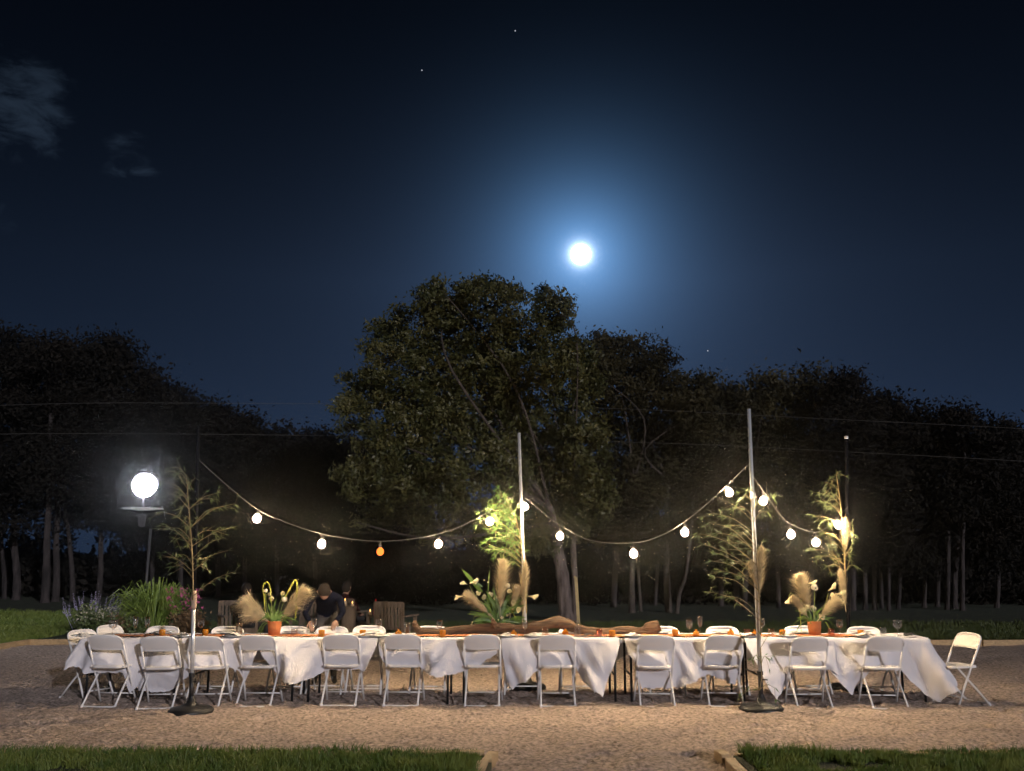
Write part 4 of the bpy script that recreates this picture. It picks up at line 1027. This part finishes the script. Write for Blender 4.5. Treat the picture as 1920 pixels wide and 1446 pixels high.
for px, D, lab in [(1022, 11.72, 'behind the eighth near chair'), (1446, 11.62, 'just past the tallest steel pole'), (1656, 11.75, 'behind the twelfth near chair'), (552, 11.55, 'past the first flower pot')]:
    place('tumbler', tumbler, M['clear'], px, D, 'short clear tumbler ' + lab, 'clear tumblers', 'glass')
for px, D, lab in [(1123, 11.50, 'in front of the driftwood beside an amber one'), (1401, 11.52, 'between the tenth near chair and the tallest pole'), (1559, 11.60, 'just past the second flower pot')]:
    place('pink_tumbler', tumbler, M['pink'], px, D, 'short pink glass tumbler ' + lab, 'pink tumblers', 'glass')
place('glass_bottle', bottle, M['clear'], 1083, 11.45, 'clear glass bottle in front of the driftwood hump', None, 'bottle')
vot = [(304, 11.58, 0), (385, 11.60, 0), (603, 11.50, 0), (680, 11.50, 0), (747, 11.62, 1), (830, 11.46, 0), (963, 11.50, 1), (1060, 11.66, 1), (1148, 11.46, 0), (1266, 11.56, 0), (1305, 11.56, 1), (1370, 11.66, 1), (1415, 11.52, 1), (1467, 11.50, 0), (1614, 11.52, 0)]
for i, (px, D, k) in enumerate(vot):
    place('amber_votive' if not k else 'amber_jar', dome if k else votive, M['amber'], px, D, f'{"round amber glass jar" if k else "amber glass votive cup"}, {ORD[i]} amber glass counted from the lamp end', 'amber glasses along the runner', 'votive', rz=rng.uniform(0, 6))
for i, (p, d, rz) in enumerate(near):
    sx = 46 if i in (1, 4, 6, 9) else -44
    D = 11.47
    place('plate', plate, M['porcelain'], p + sx, D, f'white plate on the near edge beside the {ORD[i]} near chair from the lamp end', 'white plates on the near edge', 'plate')
    place('napkin', napkin, M['linen'], p + sx, D, f'crumpled pale napkin on the plate beside the {ORD[i]} near chair from the lamp end', 'napkins', 'napkin', z=TOP + .008, rz=rng.uniform(-.6, .6))
for i, (p, lab) in enumerate(far):
    if i == 3: continue
    place('plate', plate, M['porcelain'], p, 11.97, f'white plate on the far edge before the {ORD[i]} far chair from the lamp end', 'white plates on the far edge', 'plate')
for i, (px, D) in enumerate([(285, 11.60), (430, 11.5), (1104, 11.50), (1704, 11.55)]):
    cache.setdefault('dk', None)
    place('dark_napkin', napkin, M['darklinen'], px, D, ['dark folded napkin between the flute glasses', 'dark folded napkin lamp side of the first pot', 'dark folded napkin in front of the driftwood hump', 'dark folded napkin near the folded chair end'][i], 'dark napkins', 'napkin', rz=.3 * i)

# ------------------------------------------------------------------ flower bed
def tuft(name, label, px, D, n, H, spread, m, wd, cat='plant', droop=.5, base=.12):
    b0 = Vector((xat(px, D, 0), D, 0)); mb = MB()
    for i in range(n):
        a = rng.uniform(0, 6.283); r0 = base * rng.random(); sp = spread * rng.random() ** .6; hh = H * rng.uniform(.55, 1.05) * (1 - .25 * sp / spread)
        d = Vector((math.cos(a), math.sin(a), 0)); p = d * r0
        q = p + d * sp * .40 + Vector((0, 0, hh * .75)); e = p + d * sp * .8 + Vector((0, 0, hh)); f = p + d * sp * 1.12 + Vector((0, 0, hh * (1 - droop * rng.random())))
        s = Vector((-d.y, d.x, 0)) * .5 + Vector(rng.normal(size=3)) * .3; s = s.normalized() * wd / 2
        mb.add([p - s, p + s, q + s, q - s, e + s * .8, e - s * .8, f], [(0, 1, 2, 3), (3, 2, 4, 5), (5, 4, 6)])
    o = mb.build(name, m); o.location = b0
    return tag(o, label, cat)
def shrub(name, label, px, D, w, h, n, size, m, extra=None, cat='shrub'):
    b0 = Vector((xat(px, D, 0), D, 0)); t = thing(name, label, cat, b0)
    c, r = [], []
    for i in range(7): c.append((rng.uniform(-.6, .6) * w, rng.uniform(-.3, .3) * w, h * rng.uniform(.3, .72))); r.append((w * .42, w * .42, h * .30))
    V, F = leaf_cloud(c, r, n // 12, 12, size, .09); V[:, 2] = np.abs(V[:, 2])
    npmesh('foliage', V, F, m, t)
    mb = MB()
    for i in range(6): mb.tube([(0, 0, -.02), tuple(Vector(c[i]) * .6), c[i]], [.012, .008, .004], 5)
    mb.build('stem', M['bark'], t)
    if extra: extra(t)
    return t
M['grassleaf'] = mat('fountain_grass', (0.17, 0.26, 0.05), 0.45, vscale=3, color2=(0.32, 0.42, 0.10), trans=0.3)
M['shrubleaf'] = mat('shrub_leaf', (0.08, 0.12, 0.04), 0.5, vscale=5, color2=(0.19, 0.24, 0.09), trans=0.25)
M['paleleaf'] = mat('pale_leaf', (0.16, 0.21, 0.10), 0.55, vscale=6, color2=(0.30, 0.34, 0.18), trans=0.25)
M['brownleaf'] = mat('bronze_leaf', (0.16, 0.09, 0.045), 0.6, vscale=6, color2=(0.24, 0.16, 0.08), trans=0.2)
M['violet'] = mat('violet_flower', (0.46, 0.42, 0.62), 0.7, var=.2)
M['pinkfl'] = mat('pink_flower', (0.55, 0.12, 0.28), 0.7, var=.2)
tuft('fountain_grass', 'big arching clump of green ornamental grass in the flower bed', 286, 19.9, 560, 1.30, .78, M['grassleaf'], .022, droop=.45, base=.22)
def spikes(m, n, w, h, r, ph):
    def f(t):
        mb = MB()
        for i in range(n):
            x, y, z = rng.uniform(-w, w), rng.uniform(-.25, .25), h * rng.uniform(.72, 1.08); lx = x * 1.15 + rng.uniform(-.06, .06)
            mb.tube([(x * .6, y, .1), (x, y, z * .7)], .004, 4)
            for k in range(9): ball_into(mb, Vector((x + (lx - x) * k / 8, y, z * .62 + z * .40 * k / 8)), r * (1 - .07 * k), 5)
        mb.build('flower_spikes', m, t)
    return f
def dots(m, n, w, h, r):
    def f(t):
        mb = MB()
        for i in range(n): ball_into(mb, Vector((rng.uniform(-w, w), rng.uniform(-.3, .2), h * rng.uniform(.6, 1.05))), r * rng.uniform(.6, 1.2), 9)
        mb.build('blossoms', m, t)
    return f
shrub('salvia_bush', 'low bush with pale violet flower spikes at the open end of the flower bed', 172, 20.1, .50, .62, 1700, .035, M['shrubleaf'], spikes(M['violet'], 48, .66, .86, .030, 0))
shrub('flowering_bush', 'low bush topped with pale leaves and tiny white flowers in the flower bed', 186, 19.7, .42, .58, 1500, .034, M['shrubleaf'], dots(M['petal_pale'], 80, .42, .62, .022))
shrub('pale_leaf_plant', 'pale leaved plant behind the white-flowered bush', 165, 19.85, .22, .62, 500, .05, M['paleleaf'])
shrub('bronze_bush', 'small bronze leaved bush below the ornamental grass', 216, 19.5, .30, .46, 800, .036, M['brownleaf'], dots(M['petal_pale'], 14, .3, .5, .014))
shrub('green_bush', 'dark green bush at the foot of the ornamental grass', 248, 19.6, .42, .62, 1500, .04, M['shrubleaf'])
shrub('pink_flowering_bush', 'bush with small magenta flowers past the ornamental grass', 342, 19.5, .34, .72, 900, .03, M['brownleaf'], dots(M['pinkfl'], 90, .36, 1.0, .030))
shrub('bronze_bush', 'bronze leaved bush behind the steel pole, below the magenta flowers', 350, 19.5, .40, .55, 1000, .038, M['brownleaf'])

# ------------------------------------------------------------------ garden seats in the dark beyond the table
def garden_chair(label, px, D, rz):
    t = thing('garden_chair', label, 'chair', (xat(px, D, .4), D, 0), rz, group='slatted wooden garden chairs')
    for sx in (-1, 1):
        MB().box((sx * .27, .25, .44), (.05, .05, .90), rx=-.10).build('leg', M['gardenwood'], t)
        MB().box((sx * .27, -.24, .31), (.05, .05, .64)).build('leg', M['gardenwood'], t)
        MB().box((sx * .285, .0, .645), (.075, .58, .028)).build('armrest', M['gardenwood'], t)
    MB().box((0, .30, .855), (.56, .032, .09), rx=-.1).build('top_rail', M['gardenwood'], t)
    for i in range(7): MB().box((-.21 + .07 * i, .275, .63), (.042, .018, .38), rx=-.1).build('slat', M['gardenwood'], t)
    for i in range(5): MB().box((0, -.22 + .105 * i, .42), (.52, .085, .022)).build('seat_slat', M['gardenwood'], t)
    MB().box((0, -.265, .385), (.52, .025, .07)).build('apron', M['gardenwood'], t)
    return t
garden_chair('slatted wooden garden chair in the dark behind the first flower pot, lamp side', 445, 17.0, .55)
garden_chair('slatted wooden garden chair just past the first flower pot', 580, 17.3, -.15)
garden_chair('slatted wooden garden chair standing free, half way to the big oak trunk', 742, 17.0, math.pi - .35)
t = thing('side_table', 'small dark side table beside the free-standing garden chair', 'table', (xat(712, 17.2, .5), 17.2, 0), .1)
MB().box((0, 0, .62), (.46, .4, .03)).build('table_top', M['gardenwood'], t)
for sx in (-1, 1):
    for sy in (-1, 1): MB().box((sx * .19, sy * .16, .30), (.04, .04, .61)).build('leg', M['gardenwood'], t)
STP = Vector((xat(653, 17.2, .4), 17.2, 0))
mb = MB(); mb.tube([(0, 0, -.02), (0.01, 0, .2), (-.005, 0, .5), (0, 0, .80)], [.17, .145, .14, .15], 14)
VV = np.array(mb.v); k = 1 + .06 * vnoise(np.arctan2(VV[:, 1], VV[:, 0]) * 3 + 20, VV[:, 2] * 3, 41); VV[:, 0] *= k; VV[:, 1] *= k; mb.v = [tuple(v) for v in VV]
o = mb.build('tree_stump', M['gardenwood'], smooth=True); o.location = STP; tag(o, 'tall bark-covered stump used as a stand behind the far chairs', 'stump')
M['flame'] = emis('candle_flame', (1.0, .50, .16), 3.0); M['wax'] = mat('candle_wax', (.7, .6, .45), .5, trans=.3)
def candle(label, p, h=.06):
    t = thing('candle', label, 'candle', p, group='lit candles beyond the table')
    MB().lathe([(0, 0), (.03, 0), (.03, h), (.0, h * .93)], 12).build('wax', M['wax'], t, smooth=True)
    MB().lathe([(0, h), (.010, h + .012), (.012, h + .024), (.005, h + .045), (0, h + .055)], 8).build('flame', M['flame'], t, smooth=True)
candle('lit candle on the tall stump, lamp side of the two', STP + Vector((-.07, -.03, .80)), .09); candle('lit candle on the tall stump, nearer the driftwood', STP + Vector((.07, -.05, .80)), .04)
candle('lit candle on the small dark side table', Vector((xat(694, 17.15, .65), 17.15, .635)))
t = thing('flower_jar', 'small jar of orange flowers on a stool behind the far chairs', 'flowers', (xat(613, 17.0, .5), 17.0, .50))
MB().lathe([(0, 0), (.045, 0), (.055, .06), (.04, .13), (.045, .14)], 12).build('jar', M['gardenwood'], t, smooth=True)
M['orangefl'] = mat('orange_flower', (.62, .16, .04), .7, var=.2); mb = MB()
for i in range(7): ball_into(mb, Vector((rng.uniform(-.12, .12), rng.uniform(-.06, .06), .2 + .16 * rng.random())), .032, 16)
mb.build('blossoms', M['orangefl'], t); mb = MB()
for i in range(26): strap_into(mb, (0, 0, .12), (rng.uniform(-.2, .2), rng.uniform(-.1, .1), .15 + .2 * rng.random()), .03, .02)
mb.build('leaves', M['strap'], t)
t = thing('stool', 'small wooden stool carrying the jar of orange flowers', 'stool', (xat(613, 17.0, .5), 17.0, 0))
MB().lathe([(0, .46), (.17, .46), (.175, .48), (.17, .498), (0, .498)], 20).build('seat', M['gardenwood'], t)
for k in range(3):
    a = k * 2.09; MB().tube([(.1 * math.cos(a), .1 * math.sin(a), .47), (.16 * math.cos(a), .16 * math.sin(a), -.01)], .016, 8).build('leg', M['gardenwood'], t)
M['redp'] = mat('red_enamel', (.45, .02, .02), .35)
o = MB().lathe([(0, 0), (.038, 0), (.04, .01), (.04, .16), (.028, .20), (.014, .23), (.014, .29), (0, .29)], 14).build('red_bottle', M['redp'], smooth=True)
o.location = (xat(704, 17.2, .7), 17.2, .635); tag(o, 'red bottle on the small dark side table', 'bottle')
sk = thing('wooden_stake', 'tan wooden stake standing beside the big oak trunk', 'stake', (xat(1083, 22.8, 0), 22.8, 0))
MB().box((0, 0, .58), (.075, .075, 1.2), ry=-.05).build('shaft', mat('stake_wood', (.42, .33, .16), .8, var=.15), sk)
MB().add([(-.09, -.04, 1.17), (-.015, -.04, 1.17), (-.015, .04, 1.17), (-.09, .04, 1.17), (-.052, 0, 1.22)], [(0, 1, 4), (1, 2, 4), (2, 3, 4), (3, 0, 4)]).build('tip', MATS['stake_wood'], sk)

# ------------------------------------------------------------------ people
def skinned(joints, bones, root):
    me = bpy.data.meshes.new('tmp'); names = list(joints)
    me.from_pydata([joints[n][0] for n in names], [(names.index(a), names.index(b)) for a, b in bones], []); me.update()
    o = bpy.data.objects.new('tmp', me); COL.objects.link(o)
    md = o.modifiers.new('skin', 'SKIN'); md.use_smooth_shade = True
    for i, n in enumerate(names):
        sv = me.skin_vertices[0].data[i]; r = joints[n][1]; sv.radius = r if hasattr(r, '__len__') else (r, r); sv.use_root = (n == root)
    sb = o.modifiers.new('sub', 'SUBSURF'); sb.levels = sb.render_levels = 3
    dg = bpy.context.evaluated_depsgraph_get(); ev = o.evaluated_get(dg); m2 = bpy.data.meshes.new_from_object(ev)
    bpy.data.objects.remove(o)
    V = [tuple(v.co) for v in m2.vertices]; F = [tuple(p.vertices) for p in m2.polygons]
    bpy.data.meshes.remove(m2)
    return V, F
def head_into(mb, c, fwd, s=1.0):
    f = Vector(fwd).normalized(); x = f.cross(Vector((0, 0, 1))).normalized(); u = x.cross(f)
    n, k = 18, 14; V, F = [], []
    for i in range(k + 1):
        th = math.pi * i / k
        for j in range(n):
            a = 2 * math.pi * j / n
            lx, lf, lu = math.sin(th) * math.cos(a) * .076, math.sin(th) * math.sin(a) * .094, math.cos(th) * .118
            if lu < -.03: w = 1 - .35 * min(1, (-.03 - lu) / .09); lx *= w; lf *= (w if lf < 0 else 1 - .1 * (1 - w))
            if lf > 0:
                lf += .020 * math.exp(-(lx / .014) ** 2 - ((lu + .012) / .022) ** 2)               # nose
                lf -= .010 * math.exp(-((abs(lx) - .032) / .016) ** 2 - ((lu - .012) / .014) ** 2)   # eye sockets
                lf += .006 * math.exp(-(lx / .025) ** 2 - ((lu + .052) / .010) ** 2)               # lips
            V.append(Vector(c) + (x * lx + f * lf + u * lu) * s)
    for i in range(k):
        for j in range(n): F.append((i * n + j, i * n + (j + 1) % n, (i + 1) * n + (j + 1) % n, (i + 1) * n + j))
    mb.add(V, F)
    for sx in (-1, 1):
        e = Vector(c) + x * sx * .078 * s - u * .004
        mb.tube([e - u * .028, e + x * sx * .012 - f * .008, e + u * .026], [.006, .011, .007], 6)
def hand_into(mb, w, d, side):
    d = Vector(d).normalized(); x = d.cross(Vector((0, 0, 1))).normalized() * side; u = x.cross(d) * side
    mb.tube([w, w + d * .04, w + d * .085], [.024, .036, .034], 8)
    for i, (off, L) in enumerate(((-.027, .062), (-.009, .074), (.009, .070), (.026, .054))):
        b = w + d * .078 + x * off
        mb.tube([b, b + d * L * .5 - u * .004, b + d * L - u * .022], [.0088, .0080, .0062], 6)
    b = w + d * .03 - x * .03
    mb.tube([b, b - x * .022 + d * .025, b - x * .026 + d * .058 - u * .012], [.011, .0095, .007], 6)
HB = [('pel', 'waist'), ('waist', 'chest'), ('chest', 'neck'), ('neck', 'headb')]
for s in 'lr': HB += [('pel', 'hip' + s), ('hip' + s, 'knee' + s), ('knee' + s, 'ank' + s), ('ank' + s, 'toe' + s), ('chest', 'sho' + s), ('sho' + s, 'elb' + s), ('elb' + s, 'wri' + s)]
M['skin'] = mat('skin', (.30, .18, .13), .55, var=.06)
M['hair'] = mat('dark_hair', (.014, .010, .008), .7, spec=.15)
M['eye'] = mat('eye_dark', (.02, .015, .012), .2)
def person(label, loc, rz, J, head, fwd, cols, zsplit, shoes):
    t = thing('person', label, 'person', loc, rz, group=None)
    V, F = skinned(J, HB, 'pel')
    mb = MB(); mb.add(V, F); nb = len(F)
    head_into(mb, head, fwd); hands0 = len(mb.f)
    for s, sd in (('l', -1), ('r', 1)):
        w, e = Vector(J['wri' + s][0]), Vector(J['elb' + s][0]); hand_into(mb, w, (w - e).normalized() + Vector((0, 0, -.3)), sd)
    o = mb.build('body', M['skin'], t, smooth=True)
    for c in cols: o.data.materials.append(c)
    top = [Vector(J[k][0]) for k in ('pel', 'knee' + 'l', 'kneer', 'ankl', 'ankr')]
    segs = [('pel', 'waist', 1), ('waist', 'chest', 1), ('chest', 'neck', 1), ('neck', 'headb', 0)]
    for s in 'lr': segs += [('hip' + s, 'knee' + s, 2), ('pel', 'hip' + s, 2), ('knee' + s, 'ank' + s, 2), ('ank' + s, 'toe' + s, 3), ('chest', 'sho' + s, 1), ('sho' + s, 'elb' + s, 1), ('elb' + s, 'wri' + s, 1)]
    SA = [(Vector(J[a][0]), Vector(J[b][0]), k) for a, b, k in segs]
    vco = [Vector(v) for v in mb.v]
    for i, f in enumerate(mb.f):
        if i >= nb: break
        c = sum((vco[k] for k in f), Vector()) / len(f); best = (9, 0)
        for a, b, k in SA:
            ab = b - a; tt = max(0, min(1, (c - a).dot(ab) / ab.length_squared)); d = (a + ab * tt - c).length
            if d < best[0]: best = (d, k)
        o.data.polygons[i].material_index = best[1]
    f = Vector(fwd).normalized(); hb = MB(); x = f.cross(Vector((0, 0, 1))).normalized(); u = x.cross(f); n, k = 18, 10; VV, FF = [], []
    for i in range(k + 1):
        th = math.pi * .66 * i / k
        for j in range(n):
            a = 2 * math.pi * j / n; bk = max(0, -math.sin(a)); th2 = th * (1 + .28 * bk) * (1 - .30 * max(0, math.sin(a)))
            wv = 1 + .03 * math.sin(7 * a + 3 * i)
            VV.append(Vector(head) + (x * math.sin(th2) * math.cos(a) * .086 + f * math.sin(th2) * math.sin(a) * .106 + u * (math.cos(th2) * .128 + .004)) * wv)
    for i in range(k):
        for j in range(n): FF.append((i * n + j, i * n + (j + 1) % n, (i + 1) * n + (j + 1) % n, (i + 1) * n + j))
    hb.add(VV, FF).build('hair', M['hair'], t, smooth=True)
    eb = MB()
    for sx in (-1, 1): ball_into(eb, Vector(head) + x * sx * .032 + f * .079 + u * .012, .008, 14)
    eb.build('eyes', M['eye'], t)
    return t
navy, greyt, maroon, darkc, shoe = mat('navy_cotton', (.006, .007, .014), .95, spec=.05), mat('grey_trousers', (.06, .056, .055), .9, spec=.1), mat('maroon_knit', (.028, .008, .009), .9, spec=.1), mat('black_cotton', (.012, .012, .014), .9), mat('black_shoes', (.012, .011, .012), .5)
Jb = {'pel': ((0, .06, .93), (.13, .10)), 'waist': ((0, -.04, 1.04), (.125, .095)), 'chest': ((0, -.24, 1.16), (.145, .105)), 'neck': ((0, -.40, 1.24), .055), 'headb': ((0, -.47, 1.26), .055),
      'hipl': ((-.09, .05, .86), .090), 'hipr': ((.09, .05, .86), .090), 'kneel': ((-.11, -.03, .48), .060), 'kneer': ((.11, -.01, .48), .060), 'ankl': ((-.12, .03, .09), .042), 'ankr': ((.12, .05, .09), .042), 'toel': ((-.13, -.15, .035), .036), 'toer': ((.15, -.12, .035), .036),
      'shol': ((-.18, -.28, 1.17), .058), 'shor': ((.18, -.28, 1.17), .058), 'elbl': ((-.26, -.38, .97), .043), 'elbr': ((.25, -.40, .98), .043), 'wril': ((-.17, -.56, .86), .030), 'wrir': ((.17, -.58, .87), .030)}
person('person in a navy top and grey trousers bending over the far side of the table', (xat(612, 12.9, 1.0), 12.93, 0), .12, Jb, (0, -.53, 1.25), (0.1, -.75, -.62), [navy, greyt, shoe], 0, 0)
Js = {'pel': ((0, .10, .50), (.15, .11)), 'waist': ((0, .13, .62), (.13, .10)), 'chest': ((0, .15, .82), (.15, .105)), 'neck': ((0, .13, .97), .052), 'headb': ((0, .11, 1.03), .052),
      'hipl': ((-.10, .04, .50), .085), 'hipr': ((.10, .04, .50), .085), 'kneel': ((-.13, -.34, .50), .062), 'kneer': ((.13, -.34, .50), .062), 'ankl': ((-.13, -.34, .09), .042), 'ankr': ((.13, -.36, .09), .042), 'toel': ((-.14, -.52, .035), .036), 'toer': ((.15, -.54, .035), .036),
      'shol': ((-.19, .14, .86), .056), 'shor': ((.19, .14, .86), .056), 'elbl': ((-.26, .06, .64), .043), 'elbr': ((.26, .06, .64), .043), 'wril': ((-.16, -.16, .60), .030), 'wrir': ((.16, -.16, .60), .030)}
person('dark-haired person in black seated in the garden chair behind the first pampas plume', (xat(468, 17.0, .8), 17.0, 0), math.pi * .85, Js, (0, .09, 1.10), (0, -1, .05), [darkc, darkc, shoe], 0, 0)
person('person in a maroon top seated in the dark behind the tall stump', (xat(655, 18.2, .8), 18.2, 0), math.pi - .45, Js, (0, .09, 1.10), (0, -1, -.05), [maroon, darkc, shoe], 0, 0)
garden_chair('slatted wooden garden chair under the person in the maroon top', 655, 18.22, math.pi - .45)

# ------------------------------------------------------------------ haze added to stand in for lens bloom
HAZE = 0.0010
if HAZE > 0:
    hm = bpy.data.materials.new('bloom_haze'); hm.use_nodes = True; n, l = hm.node_tree.nodes, hm.node_tree.links; n.clear()
    o = n.new('ShaderNodeOutputMaterial'); v = n.new('ShaderNodeVolumePrincipled')
    v.inputs['Color'].default_value = (.93, .96, 1.0, 1); v.inputs['Density'].default_value = HAZE; v.inputs['Anisotropy'].default_value = 0.978
    l.new(v.outputs[0], o.inputs['Volume'])
    hm.cycles.volume_sampling = 'EQUIANGULAR'
    hz = MB().box((0, 24, 7.0), (130, 64, 16.4)).build('haze', hm); struct(hz, 'stuff', 'thin added haze standing in for lens bloom round the lamps')
